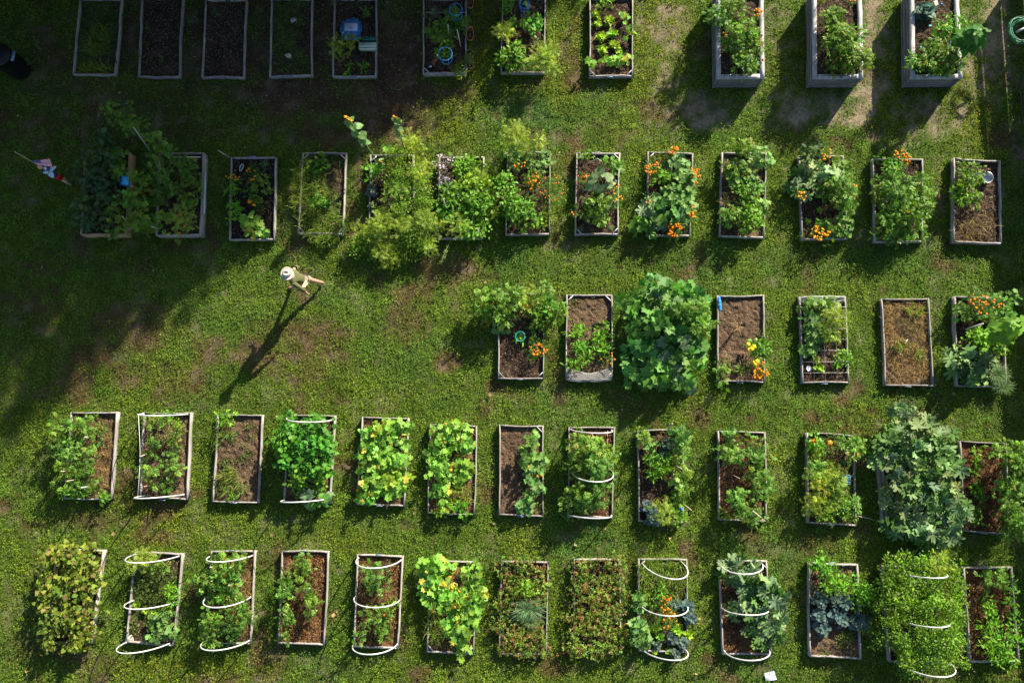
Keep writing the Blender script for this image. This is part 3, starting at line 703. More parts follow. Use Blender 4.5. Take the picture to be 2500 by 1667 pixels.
# bed : kind x y rx ry [h] [/flower kind,count] [*density]
PL = """
1 1 G 238 100 30 45 .2 ; G 232 165 42 14 .2
1 2 W 342 139 8 5 .1 ; W 396 146 7 8 .1
1 4 W 705 20 20 12 ; W 700 170 30 12
1 5 F 827 110 11 28 .3 ; F 862 110 10 18 .3 ; V 832 150 12 24 .2 ; P 886 166 12 8 .15 ; P 851 158 5 6 .1 ; T 893 30 12 10 .2 ; P 850 178 6 5 .1
1 6 P 1086 128 20 18 .4 ; T 1112 35 20 16 .4 ; A 1060 30 18 18 .3 ; T 1072 68 18 18 .25 ; F 1072 92 22 18 .2 ; T 1130 55 14 14 .25 ; G 1122 165 14 22 .4 ; T 1100 85 16 12 .2 ; W 1092 70 18 14
1 7 P 1238 14 14 22 .3 ; P 1252 60 10 10 .25 ; F 1228 85 20 18 .4 ; L 1283 8 8 8 ; B 1302 62 27 20 .4 ; G 1338 110 22 16 .5 ; F 1325 148 33 32 .55 ; E 1255 140 34 36 .45 /p,5 ; G 1306 100 12 10 .4
1 8 L 1457 34 17 15 .22 ; L 1487 48 17 14 .22 ; L 1458 56 14 12 .2 ; P 1475 10 22 10 .2 ; L 1467 88 18 14 .22 ; L 1496 80 18 14 .22 ; Y 1526 42 14 18 ; Y 1537 78 14 14 ; L 1470 118 17 13 .22 ; L 1500 108 18 14 .22 ; Y 1492 148 24 14 .2 ; Y 1520 145 22 14 .2 ; Y 1443 156 9 12 .3 ; L 1513 125 13 10 .2
1 9 T 1790 22 38 30 .55 ; T 1752 45 26 22 .6 ; T 1812 78 42 30 .6 ; T 1835 112 26 30 .5 ; T 1800 118 26 30 .45 ; T 1812 155 26 22 .4 ; M 1845 42 12 9 .5 /o,12 ; M 1766 90 6 7 .35 /o,6 ; M 1850 115 9 16 .35 /o,9 ; P 1840 170 16 12 .3
1 10 T 2042 46 36 26 .55 ; T 2045 98 46 42 .65 ; T 2092 145 40 34 .55 /t,5 ; T 2035 163 18 12 .25 ; T 2060 135 34 22 .45 ; M 2005 3 14 7 .3 /o,9 ; M 2080 6 12 8 .3 /o,9 ; T 2100 88 12 16 .4 /t,4
1 11 N 2262 22 28 24 .35 ; P 2312 58 34 18 .5 ; P 2340 75 22 18 .45 ; Y 2300 76 20 16 .35 ; T 2286 112 30 28 .4 ; T 2268 145 34 22 .35 /t,4 ; T 2318 150 30 26 .35 ; P 2225 150 22 14 .5 ; P 2300 170 34 12 .25
2 1 D 255 350 22 18 .9 ; D 228 395 32 28 .7 ; D 270 395 32 24 .65 ; D 212 440 28 30 .7 ; D 245 445 34 30 .75 ; D 270 480 28 26 .65 ; D 228 500 30 26 .65 ; D 215 535 26 22 .6 ; D 258 545 34 22 .55 ; B 295 390 16 20 .5 ; T 282 430 24 18 .8 ; T 285 508 18 22 .6
2 2 T 312 292 38 22 1.5 ; T 352 330 36 24 1.3 ; T 390 358 24 20 1.0 ; T 415 388 36 20 .8 ; T 448 412 38 24 .7 ; T 398 428 26 20 .7 ; T 475 445 22 24 .6 ; T 432 460 34 22 .5 ; T 468 492 28 22 .5 ; T 395 495 22 22 .5 ; F 452 548 28 42 .6 /r,14 ; T 345 450 32 20 .8 ; T 335 490 36 24 .7 ; T 330 550 42 26 .7 ; T 372 545 22 20 .6 ; T 286 575 12 12 .5 ; T 405 530 20 18 .5
2 3 M 572 438 20 9 .3 /y,12 ; M 620 428 24 18 .3 /y,9 ; M 625 495 18 13 .3 /y,6 ; P 572 465 14 20 .4 ; P 575 500 15 22 .4 ; P 574 532 12 16 .35 ; T 640 455 16 18 .3 ; Y 612 540 26 20 .35 ; Y 628 565 26 20 .3 ; A 645 398 17 14 .25 ; P 612 468 12 14 .25
2 4 G 745 388 18 20 .4 ; G 760 425 34 34 .35 ; B 782 398 28 22 .2 ; G 765 480 36 40 .35 ; G 800 545 46 32 .45 ; G 750 540 26 34 .4 ; G 790 580 38 16 .35 ; V 820 412 14 20 .25 ; E 778 495 16 22 .4 ; G 722 460 16 60 .3
2 5 F 1030 420 22 30 .9 ; H 1035 480 22 34 .8 *.75 ; F 1035 540 24 34 .7 ; H 870 600 26 20 .4 *.75 ; F 1050 590 26 18 .4 ; H 975 385 52 34 1.1 *.75 ; F 1000 352 34 20 1.1 ; H 985 430 56 34 1.0 *.75 ; F 965 470 50 30 .9 ; H 1000 505 50 38 .9 *.75 ; F 950 545 56 34 .8 ; H 1005 570 42 32 .8 *.75 ; F 900 560 34 34 .6 ; H 885 590 26 20 .5 *.75 ; F 950 610 36 40 .5 ; H 1000 610 32 26 .5 *.75 ; P 912 415 24 20 .5 ; K 905 462 16 18 .5 ; K 908 500 12 14 .4 ; Y 945 365 11 10 .5
2 6 Q 1085 400 24 22 .4 /w,30 ; Q 1085 445 24 24 .4 /u,24 ; E 1135 405 42 22 .35 ; F 1170 430 20 22 .4 ; E 1150 452 46 30 .45 ; E 1105 480 34 28 .45 ; E 1168 500 42 42 .5 ; B 1110 520 34 26 .4 ; F 1132 550 34 26 .5 ; A 1052 568 30 14 .3 ; E 1165 560 38 26 .45 ; L 1060 530 10 10 ; F 1080 548 24 16 .4
2 7 F 1252 340 32 26 .9 ; C 1250 380 24 20 .4 ; C 1312 395 38 34 .45 ; M 1268 405 20 12 .4 /o,9 ; M 1305 450 18 24 .45 /o,16 ; M 1345 465 34 38 .5 /r,34 ; E 1240 450 32 24 .5 /p,3 ; E 1235 485 28 28 .5 /p,3 ; E 1278 515 46 34 .5 ; G 1335 525 16 26 .4 ; E 1310 550 14 12 .3 ; F 1300 355 30 14 .6 ; V 1285 460 30 24 .3
2 8 A 1418 380 13 12 .2 ; T 1495 405 22 20 .45 ; M 1425 436 18 14 .3 /o,10 ; M 1505 475 18 28 .35 /y,14 ; T 1450 500 36 26 .45 ; T 1455 525 30 18 .35 ; Y 1470 540 16 10 .2 ; A 1417 558 12 11 .18 ; A 1494 555 10 10 .15 ; M 1398 522 5 7 .3 /o,2 ; E 1435 378 16 8 .3
2 9 M 1641 372 15 13 .35 /o,16 ; M 1590 416 19 20 .35 /o,30 ; M 1692 432 17 26 .35 /o,26 ; M 1688 520 12 18 .35 /o,18 ; M 1643 565 20 18 .35 /o,30 ; M 1583 500 8 5 .4 /o,6 ; C 1655 400 32 24 .45 ; C 1672 440 30 32 .5 ; C 1640 478 36 30 .55 ; S 1632 515 44 32 .5 ; C 1668 500 28 34 .5 ; Z 1588 505 22 24 .45 ; S 1580 545 34 28 .35 ; G 1603 384 26 12 .25 ; C 1665 545 16 16 .3 ; E 1610 435 22 18 .35
2 10 T 1812 362 30 18 .6 /t,3 ; C 1855 385 34 30 .5 ; C 1800 408 26 26 .4 ; T 1782 415 16 24 .35 ; C 1792 440 14 22 .4 ; T 1820 425 24 14 .3 /t,5 ; E 1822 470 32 22 .4 ; V 1775 488 20 26 .2 ; T 1800 515 28 22 .35 ; T 1775 535 18 22 .4 ; E 1832 535 30 40 .45 ; C 1862 500 18 20 .35 ; C 1845 450 22 22 .4
2 11 D 1985 378 22 18 .6 ; Z 1975 410 26 22 .5 ; M 2010 380 13 18 .4 /y,16 ; M 2000 402 10 9 .35 /y,6 ; Z 1968 455 32 24 .5 ; M 1953 480 12 14 .35 /y,12 ; Z 2028 430 26 18 .45 ; C 2052 405 26 20 .3 ; V 2045 395 26 20 .2 ; T 2045 455 34 24 .5 ; T 2060 490 30 26 .5 ; M 2072 470 12 18 .5 /y,12 ; T 2020 480 22 18 .35 ; L 2002 513 9 8 .1 ; L 1973 540 7 9 .1 ; M 1997 572 24 19 .35 /y,40 ; E 2000 545 12 8 .2 ; C 2058 550 34 24 .3 ; T 2035 555 24 18 .3
2 12 P 2165 402 30 22 .4 ; M 2192 380 15 14 .4 /o,18 ; M 2205 395 13 12 .35 /o,14 ; T 2180 440 36 26 .5 ; T 2225 455 34 24 .5 ; T 2155 470 26 26 .5 ; T 2200 485 42 30 .6 ; T 2245 490 32 34 .55 ; T 2170 525 36 26 .5 ; T 2225 530 40 28 .55 /t,6 ; T 2165 565 28 20 .35 ; T 2212 572 36 18 .3 ; M 2133 492 5 5 .4 /o,3
2 13 T 2370 420 26 22 .5 ; T 2360 445 30 22 .45 ; P 2338 478 24 24 .4 ; T 2378 488 24 12 .3 ; V 2355 545 26 26 .12 ; V 2400 550 30 30 .12 ; V 2375 575 36 14 .1
3 1 T 1195 730 36 32 .6 ; T 1225 760 40 34 .5 /o,3 ; T 1240 720 36 22 .6 ; F 1280 735 36 24 .5 /o,5 ; T 1315 715 22 18 .5 ; E 1340 755 30 26 .4 /p,3 ; T 1325 780 26 24 .3 ; T 1360 770 22 24 .5 ; E 1305 760 16 18 .4 /p,3 ; M 1312 828 14 12 .3 ; M 1316 855 22 16 .3 /o,28 ; V 1290 745 34 22 .4 ; C 1225 795 24 18 .3
3 2 P 1400 815 15 14 .3 ; P 1425 810 17 15 .3 ; P 1452 812 17 15 .3 ; P 1480 805 17 17 .3 ; P 1405 850 18 15 .3 ; P 1430 848 17 15 .3 ; P 1458 848 17 15 .3 ; P 1483 850 15 15 .3 ; P 1405 886 17 16 .3 ; P 1428 880 16 14 .3 ; M 1482 875 18 17 .25 /o,6 ; W 1397 737 8 8
3 3 S 1600 700 40 26 .7 ; S 1660 710 44 28 .7 ; S 1560 740 46 28 .6 ; S 1625 740 46 32 .75 ; S 1690 745 36 32 .65 ; S 1570 790 46 32 .7 ; S 1625 800 48 34 .75 ; S 1675 830 48 38 .7 ; S 1565 850 40 34 .6 ; S 1610 865 46 36 .65 ; S 1665 885 44 34 .6 ; S 1560 905 40 32 .45 ; S 1610 915 46 30 .45 ; S 1655 930 42 26 .35 ; S 1690 860 30 34 .5 ; T 1680 760 42 34 1.0 ; T 1640 760 28 20 .9 ; T 1702 790 30 34 .8
3 4 E 1855 845 18 22 .35 ; W 1765 880 14 18 .12 ; T 1762 905 12 10 .2 ; M 1852 905 24 24 .35 /o,50 ; M 1842 885 12 9 .4 /l,5 ; W 1790 905 14 8 .1 ; W 1857 820 12 10 .1 ; T 1765 935 10 12 .2
3 5 C 1978 748 26 18 .3 ; C 2022 745 34 18 .3 ; C 1985 780 24 22 .3 ; C 1990 815 24 26 .3 ; C 1975 848 24 20 .25 ; F 2038 775 24 22 .4 ; F 2025 805 28 20 .3 ; G 2048 820 24 14 .2 ; P 2050 870 16 10 .25 ; P 2068 872 16 16 .3 ; P 2045 888 9 10 .2 ; L 1993 880 11 12 .12 ; L 2002 898 14 13 .14
3 6 G 2235 760 22 14 .1 ; G 2195 845 14 10 .08 ; V 2205 790 40 34 .1 ; V 2240 800 30 24 .1 ; V 2225 750 34 14 .1 ; G 2245 862 16 16 .1
3 7 M 2380 735 26 16 .45 /o,18 ; M 2400 750 34 24 .45 /o,20 ; C 2470 728 32 22 .4 ; C 2440 770 28 22 .35 ; C 2345 762 18 22 .35 ; T 2390 775 26 18 .35 ; E 2385 830 30 26 .4 ; E 2415 820 30 30 .4 ; E 2430 850 26 24 .35 ; Z 2340 880 28 32 .45 ; Z 2365 905 22 26 .4 ; Z 2402 890 26 30 .45 ; C 2380 925 30 18 .3 ; A 2440 915 34 34 .4 ; A 2450 945 34 22 .3 ; E 2450 765 16 24 .3
4 1 T 150 1045 22 24 .5 ; T 190 1035 34 26 .5 ; T 222 1045 36 28 .5 /t,2 ; T 150 1085 20 22 .5 ; T 175 1110 34 26 .55 ; T 215 1105 28 26 .5 ; T 170 1145 28 22 .5 ; T 210 1150 28 22 .45 ; T 180 1178 30 18 .4 ; P 165 1205 22 12 .3 ; P 195 1205 20 12 .3 ; T 225 1185 22 14 .3 ; E 255 1210 14 12 .3
4 2 T 372 1032 15 13 .35 ; H 410 1025 22 18 .45 *.5 ; H 432 1035 22 22 .45 *.5 ; H 415 1065 18 18 .4 *.5 ; T 380 1075 17 13 .35 ; T 425 1080 16 14 .3 ; T 420 1100 16 12 .3 ; T 375 1113 17 12 .35 ; T 412 1135 26 17 .4 ; T 432 1145 14 12 .35 ; T 365 1155 22 19 .4 ; T 402 1190 20 13 .3 ; T 420 1175 18 12 .3 ; T 365 1190 10 8 .2
4 3 P 545 1022 28 14 .4 ; G 540 1050 18 20 .5 ; G 522 1075 12 18 .5 ; G 562 1060 14 12 .3 ; W 555 1128 20 9 ; W 575 1125 10 8 ; G 560 1160 22 16 .12 ; G 572 1190 28 20 .12 ; P 565 1215 8 9 .1 ; W 535 1190 14 30 ; W 610 1040 16 6 ; W 612 1065 8 6 ; W 570 1075 10 6 ; W 600 1110 10 22
4 4 B 715 1020 18 12 .45 ; B 772 1022 14 9 .35 ; B 715 1050 36 26 .5 ; B 765 1045 34 24 .5 ; B 705 1090 34 34 .55 ; B 755 1085 46 34 .6 ; B 795 1095 24 34 .5 ; B 715 1130 38 26 .55 ; B 765 1135 40 26 .5 ; B 795 1140 18 20 .45 ; E 738 1165 32 20 .4 ; E 790 1175 18 16 .35 ; S 775 1215 32 26 .4 ; T 715 1190 12 12 .3
4 5 Y 905 1060 24 18 ; Y 945 1050 40 26 ; Y 982 1040 20 24 ; Y 910 1095 34 28 ; Y 960 1085 36 30 ; Y 895 1120 30 24 ; Y 945 1130 42 30 ; Y 975 1125 24 22 ; Y 905 1155 32 22 ; Y 955 1168 42 22 ; Y 905 1190 34 22 /s,3 ; Y 950 1195 32 20 ; Y 890 1215 26 16 /s,2 ; Y 975 1180 20 18
4 6 Y 1075 1055 28 20 ; Y 1110 1050 32 22 /s,2 ; Y 1085 1085 34 24 ; Y 1130 1080 26 26 /s,3 ; Y 1060 1110 28 22 ; Y 1100 1125 36 28 /s,2 ; Y 1130 1145 22 24 ; Y 1065 1145 32 24 ; Y 1095 1165 30 20 ; Y 1075 1195 26 18 ; Y 1085 1215 14 12 ; G 1130 1205 22 18 .12 ; Y 1115 1232 22 12 .2 ; E 1075 1245 14 12 .25 ; B 1132 1248 12 9 .2
4 7 C 1298 1070 18 20 .45 ; C 1292 1100 20 22 .5 ; C 1288 1130 18 22 .5 ; C 1318 1130 16 22 .35 ; C 1300 1160 22 22 .5 /s,3 ; C 1312 1190 20 20 .35 ; C 1292 1210 16 18 .35 ; C 1280 1235 20 20 .3 ; W 1320 1235 9 20
4 8 T 1408 1075 20 18 .45 ; T 1425 1100 38 28 .6 ; T 1460 1110 34 28 .55 ; T 1415 1135 34 26 .6 ; T 1455 1145 40 26 .6 ; T 1415 1190 34 24 .5 ; T 1460 1190 34 24 .5 ; T 1385 1210 20 20 .45 ; T 1420 1225 28 22 .45 ; T 1462 1225 24 20 .4 ; T 1408 1250 22 14 .3 ; T 1465 1080 12 8 .25
4 9 T 1572 1065 20 16 .35 ; C 1585 1085 20 14 .3 ; T 1650 1062 22 18 .5 ; T 1660 1090 18 26 .45 ; N 1632 1085 18 16 .35 ; N 1622 1110 14 14 .3 ; V 1612 1065 16 20 .3 ; P 1590 1115 24 18 .35 ; P 1615 1140 28 22 .4 ; P 1640 1120 18 16 .4 ; P 1605 1165 22 16 .35 ; T 1660 1145 14 16 .35 ; C 1655 1185 22 22 .35 ; T 1665 1205 18 22 .35 ; P 1648 1220 14 20 .3 ; K 1585 1240 24 20 .3 ; K 1595 1265 20 24 .3 ; V 1588 1225 20 10 .3 ; F 1620 1245 22 24 .35 ; E 1660 1268 14 16 .3
4 10 T 1782 1066 20 13 .35 ; T 1782 1110 28 20 .45 ; T 1842 1085 20 18 .45 ; T 1852 1112 30 18 .45 ; T 1845 1150 18 18 .4 ; T 1862 1180 24 24 .45 ; T 1850 1200 18 14 .35 ; T 1800 1215 20 24 .45 ; T 1815 1245 28 26 .5 ; T 1845 1262 28 18 .4 ; P 1768 1255 12 12 .2
4 11 E 1995 1080 26 18 .3 /g,1 ; W 2030 1075 24 14 .15 /g,1 ; T 2075 1075 24 16 .5 ; T 2080 1100 22 20 .5 /o,3 ; G 1992 1105 18 20 .3 ; T 1982 1145 26 16 .45 ; W 2020 1110 24 18 .12 ; F 2035 1145 20 16 .35 ; F 2020 1165 24 22 .35 ; F 1995 1185 22 26 .3 ; F 2005 1225 26 22 .3 ; T 2045 1190 30 22 .35 ; V 2050 1175 26 16 .3 ; H 2040 1235 36 20 .3 *.5 ; H 2010 1260 36 14 .25 *.5 ; H 2065 1255 20 16 .25 *.5 ; T 2075 1230 20 14 .3
4 12 Z 2208 1000 34 16 .7 ; Z 2225 1020 28 16 .65 ; Z 2240 1050 46 26 .7 ; Z 2200 1062 34 24 .65 ; Z 2290 1065 34 24 .6 ; Z 2165 1095 26 26 .6 ; Z 2215 1100 46 32 .75 ; Z 2268 1095 42 32 .7 ; Z 2305 1110 24 28 .55 ; Z 2175 1135 32 28 .55 ; Z 2225 1145 46 34 .7 ; Z 2280 1145 44 34 .7 ; Z 2325 1140 22 24 .5 ; Z 2200 1190 40 34 .5 ; Z 2250 1195 42 34 .65 ; Z 2300 1195 40 34 .6 ; Z 2210 1240 36 30 .5 ; Z 2265 1245 46 34 .65 ; Z 2325 1235 36 34 .6 ; Z 2345 1255 22 22 .55 ; Z 2205 1285 32 26 .5 ; Z 2255 1295 44 30 .6 ; Z 2315 1285 36 32 .6 ; Z 2265 1330 34 22 .5 ; S 2275 1352 18 18 .4
4 13 P 2380 1103 12 12 .2 ; P 2388 1127 12 10 .2 ; P 2375 1152 11 10 .2 ; P 2381 1182 13 11 .2 ; P 2387 1213 14 14 .22 ; P 2383 1247 12 11 .2 ; P 2385 1272 11 11 .2 ; T 2455 1105 34 26 .7 ; T 2480 1135 28 28 .8 ; T 2455 1195 26 24 .6 ; T 2485 1195 22 26 .7 ; T 2460 1235 30 24 .65 ; T 2485 1265 24 28 .7 ; T 2465 1290 32 22 .6
5 1 O 140 1350 36 24 .5 ; O 190 1355 46 26 .55 ; O 225 1375 28 24 .5 ; O 135 1400 34 26 .55 ; O 190 1405 44 26 .6 ; O 125 1440 30 26 .5 ; O 175 1450 46 28 .6 ; O 222 1440 22 26 .45 ; O 135 1480 36 24 .5 ; O 200 1490 36 28 .5 ; O 135 1520 36 28 .5 ; O 190 1535 40 28 .5 ; O 120 1560 30 24 .4 ; O 175 1570 40 24 .4 ; O 150 1500 36 26 .5
5 2 F 352 1368 26 18 .35 ; F 375 1362 22 13 .3 ; T 395 1380 24 16 .35 ; A 345 1385 20 16 .3 ; W 350 1415 26 22 .1 ; W 370 1445 34 26 .1 ; P 418 1440 18 16 .4 ; P 420 1460 16 14 .4 ; L 330 1478 12 9 .15 ; L 352 1490 12 10 .15 ; L 375 1495 15 12 .2 ; L 402 1488 15 12 .2 ; C 395 1505 30 17 .3 ; C 385 1530 28 16 .28 ; C 405 1545 24 16 .25 ; C 375 1555 22 14 .25 ; W 325 1530 10 22
5 3 T 530 1375 30 20 .45 ; T 560 1390 30 22 .5 ; T 595 1365 18 14 .35 ; T 525 1410 28 24 .5 ; T 570 1415 28 22 .5 ; T 490 1430 22 12 .4 ; E 555 1450 26 20 .4 ; T 585 1460 20 16 .4 ; T 530 1500 26 20 .45 ; T 515 1530 20 22 .4 ; T 590 1500 22 24 .45 ; T 575 1530 24 24 .45 ; T 560 1560 18 16 .3 ; T 520 1555 18 14 .3
5 4 T 740 1365 17 14 .35 ; T 748 1385 22 16 .4 ; T 735 1405 14 10 .3 ; T 700 1400 15 13 .35 ; T 698 1435 22 22 .45 ; T 690 1460 16 18 .4 ; T 752 1430 18 13 .35 ; T 755 1448 16 12 .3 ; T 768 1478 18 17 .4 ; T 762 1495 14 12 .3 ; T 705 1492 19 17 .4 ; T 700 1518 18 15 .4 ; T 698 1545 15 16 .35
5 5 T 903 1385 19 12 .35 ; T 905 1402 24 12 .35 ; T 937 1412 24 22 .4 ; T 900 1430 18 16 .35 /t,3 ; T 905 1500 20 16 .35 ; T 930 1505 18 14 .35 ; T 945 1475 16 12 .3 ; T 945 1500 16 18 .35 /t,3 ; T 925 1525 14 14 .3 ; T 877 1550 20 17 .4 ; T 945 1545 14 16 .25
5 6 Y 1062 1385 32 24 .4 *1.1 ; Y 1095 1385 18 16 .3 /s,2 ; Y 1045 1410 26 26 .4 ; Y 1070 1425 30 24 .42 /s,4 ; Y 1155 1400 30 24 .45 ; Y 1165 1435 26 26 .42 ; Y 1060 1455 34 28 .42 ; Y 1105 1455 36 26 .4 /s,5 ; Y 1150 1465 34 28 .4 /s,2 ; Y 1068 1485 24 16 .35 ; Y 1125 1490 32 22 .4 /s,2 ; Y 1110 1530 32 26 .4 ; Y 1145 1520 26 30 .4 ; Y 1120 1555 26 18 .3 ; Y 1130 1590 16 18 .25 ; G 1065 1530 22 30 .2 ; W 1065 1560 14 12
5 7 R 1240 1385 26 20 ; R 1285 1385 30 20 ; R 1322 1390 20 24 ; R 1245 1425 28 26 ; E 1275 1435 28 24 .3 ; R 1318 1430 22 26 ; R 1235 1470 26 26 ; R 1235 1520 28 28 ; R 1265 1550 28 24 ; R 1305 1550 30 22 ; R 1240 1580 28 18 ; R 1285 1588 30 14 ; R 1320 1580 18 18 ; R 1320 1470 16 22 ; A 1288 1490 46 30 .4 ; A 1298 1520 28 22 .3 ; R 1265 1465 24 22
5 8 R 1415 1380 22 20 ; R 1460 1378 20 12 ; R 1500 1380 20 22 ; R 1420 1420 26 24 ; R 1460 1415 26 22 ; R 1500 1420 24 24 ; R 1418 1460 26 24 ; R 1458 1455 28 24 ; R 1500 1462 26 24 ; R 1415 1500 26 24 ; R 1458 1500 28 24 ; R 1502 1502 26 24 ; R 1405 1540 28 24 ; R 1450 1542 28 24 ; R 1495 1545 26 24 ; R 1405 1578 30 20 ; R 1450 1585 30 18 ; R 1495 1582 26 18
5 9 G 1585 1390 26 26 .25 ; G 1620 1385 30 26 .3 ; G 1655 1395 22 24 .25 ; G 1595 1430 32 26 .25 ; G 1645 1430 32 26 .25 ; H 1580 1470 22 20 .3 *.4 ; P 1617 1440 12 16 .3 ; M 1622 1465 18 20 .3 /o,14 ; M 1628 1495 16 18 .3 /o,16 ; M 1635 1520 22 14 .28 /o,12 ; K 1650 1475 17 16 .3 ; K 1680 1480 18 20 .3 ; K 1685 1510 18 20 .3 ; L 1600 1535 16 14 .2 ; L 1612 1557 15 13 .2 ; L 1655 1540 17 15 .22 ; L 1680 1550 15 14 .2 ; K 1640 1560 18 16 .25 ; K 1665 1570 20 16 .25 ; K 1605 1575 14 12 .2 ; L 1598 1592 10 8 .15 ; L 1632 1592 9 8 .15 ; C 1562 1555 26 28 .4 ; K 1650 1598 20 12 .25 ; C 1560 1470 16 22 .35 ; C 1555 1525 18 18 .4
5 10 Z 1790 1388 30 18 .4 ; Z 1825 1385 24 18 .4 ; Z 1845 1408 28 20 .4 ; Z 1805 1410 24 14 .35 ; Z 1835 1445 34 26 .45 ; Z 1870 1440 28 24 .45 ; Z 1815 1485 40 20 .4 ; Z 1865 1480 36 26 .45 ; Z 1890 1455 24 22 .45 ; Z 1840 1520 34 24 .42 ; Z 1885 1515 34 28 .45 ; Z 1858 1555 30 22 .35 ; Z 1895 1545 22 22 .4 ; W 1850 1598 20 6
5 11 P 1995 1385 24 22 .45 ; P 2025 1398 26 20 .45 ; P 2015 1425 28 20 .45 ; P 2055 1428 30 20 .45 ; P 2095 1435 30 22 .45 ; P 2115 1455 18 22 .4 ; V 2075 1400 18 12 .2 ; K 2005 1470 26 24 .4 ; K 2040 1462 26 22 .4 ; K 2068 1475 24 22 .38 ; K 2002 1510 24 22 .38 ; K 2045 1505 24 24 .38 ; K 2010 1535 22 22 .3 ; K 2060 1515 20 22 .3 ; K 2100 1520 20 32 .35 ; W 2060 1560 26 20 .1 ; W 2015 1590 10 8 ; P 2090 1470 14 14 .3
5 12 H 2185 1380 44 24 .7 *.8 ; H 2245 1378 46 24 .7 *.8 ; H 2310 1385 38 26 .7 *.7 ; F 2285 1375 26 26 .8 ; H 2185 1420 46 28 .8 *.8 ; H 2250 1420 48 30 .85 *.8 ; H 2310 1425 40 30 .8 *.8 ; H 2190 1465 46 30 .9 *.8 ; H 2255 1465 48 30 .9 *.8 ; H 2315 1470 42 30 .8 *.8 ; H 2170 1505 46 30 .8 *.8 ; H 2230 1510 48 30 .9 *.8 ; H 2290 1515 46 30 .9 *.8 ; H 2325 1515 30 30 .7 *.8 ; H 2185 1555 50 30 .8 *.8 ; H 2250 1555 48 30 .85 *.8 ; H 2310 1560 42 30 .8 *.8 ; H 2210 1600 44 28 .8 *.8 ; H 2270 1600 48 28 .8 *.8 ; H 2325 1605 32 26 .7 *.8 ; H 2230 1640 34 20 .6 *.7 ; G 2135 1535 28 16 .5 ; G 2345 1575 18 14 .4
5 13 T 2418 1405 24 18 .4 ; P 2460 1408 13 16 .3 ; P 2465 1440 14 12 .3 ; P 2465 1472 13 12 .3 ; P 2470 1505 13 12 .3 ; P 2472 1538 13 13 .3 ; P 2480 1572 12 14 .3 ; P 2405 1460 12 9 .25 ; P 2410 1490 16 15 .3 ; P 2430 1512 20 16 .35 ; P 2405 1525 12 12 .3 ; P 2415 1570 28 20 .4 ; P 2445 1585 30 22 .4 ; P 2450 1612 20 14 .4 ; P 2440 1555 20 16 .35
"""
for line in PL.strip().split('\n'):
    r_, c_, rest = line.split(' ', 2)
    for ent in rest.split(';'):
        tk = ent.split(); k = tk[0]; fl, nf, dn = None, 0, 1.0; hh = None
        nums = []
        for t_ in tk[1:]:
            if t_[0] == '/': fl, nf = t_[1], int(t_[3:])
            elif t_[0] == '*': dn = float(t_[1:])
            else: nums.append(float(t_))
        if len(nums) > 4: hh = nums[4]
        plant(int(r_), int(c_), k, *nums[:4], h=hh, fl=fl, nf=nf, dens=dn)

# ================================================================ ground and lawn
def blobmask(X, Y, blobs):
    m = np.zeros_like(X)
    for px, py, rx, ry, s in blobs:
        c0 = unp(px, py); sc = CAMH / FPX
        d = ((X - c0[0]) / (rx * sc)) ** 2 + ((Y - c0[1]) / (ry * sc)) ** 2
        m = np.maximum(m, s * np.clip(1.35 - d, 0, 1))
    return m
# earthy/wood-chip ground between the dark beds, sandy bare earth by the tall boxes, reddish worn patches in the lawn
CHIP = [(230, 160, 210, 130, .5), (420, 290, 330, 70, .5), (860, 330, 180, 40, .45), (300, 60, 70, 150, .5), (470, 80, 60, 170, .75), (630, 70, 60, 170, .9), (790, 100, 60, 170, 1.), (960, 110, 90, 170, 1.), (800, 230, 330, 60, .95), (950, 290, 130, 70, .8), (560, 230, 200, 45, .6), (1150, 40, 40, 90, .35)]
SAND = [(1640, 120, 60, 160, .5), (1700, 270, 130, 60, .8), (1900, 270, 110, 60, .9), (1900, 80, 50, 170, .7), (2060, 260, 100, 60, .7), (2140, 100, 45, 170, .6), (2420, 60, 60, 130, .95), (2400, 200, 70, 90, .6), (2290, 280, 110, 60, .5), (2190, 330, 80, 40, .4), (1530, 40, 60, 50, .4), (2480, 200, 30, 260, .5)]
WORN = [(720, 850, 150, 80, .55), (750, 905, 90, 40, .5), (1090, 885, 40, 30, .6), (510, 860, 60, 50, .4), (330, 800, 130, 70, .45), (400, 930, 110, 60, .35), (80, 760, 90, 60, .45), (120, 100, 60, 60, .4), (130, 330, 90, 70, .4), (990, 790, 60, 60, .35), (1390, 150, 30, 60, .5), (1400, 200, 35, 35, .6), (1560, 1000, 60, 30, .4), (1700, 1020, 40, 30, .5), (60, 1580, 60, 40, .35), (250, 1640, 60, 40, .35), (2000, 1330, 60, 30, .35), (520, 1660, 70, 25, .4), (660, 1600, 40, 70, .35), (230, 1270, 80, 30, .4), (1370, 1620, 40, 20, .3)]
YEL = [(1150, 120, 50, 160, .9), (1080, 280, 90, 90, .75), (1370, 150, 60, 150, .8), (1620, 110, 90, 180, 1.), (1940, 180, 60, 150, .8), (2180, 260, 70, 110, .8), (2380, 260, 60, 120, .7), (1000, 330, 90, 50, .5), (1660, 380, 120, 40, .4), (430, 1290, 200, 60, .45), (880, 1320, 140, 40, .35), (500, 1640, 250, 40, .5), (60, 1420, 80, 160, .4), (1250, 1310, 150, 40, .3), (1900, 1100, 60, 120, .35), (980, 950, 200, 30, .25), (860, 560, 60, 60, .3), (1720, 480, 30, 100, .3), (1560, 160, 80, 120, .6)]
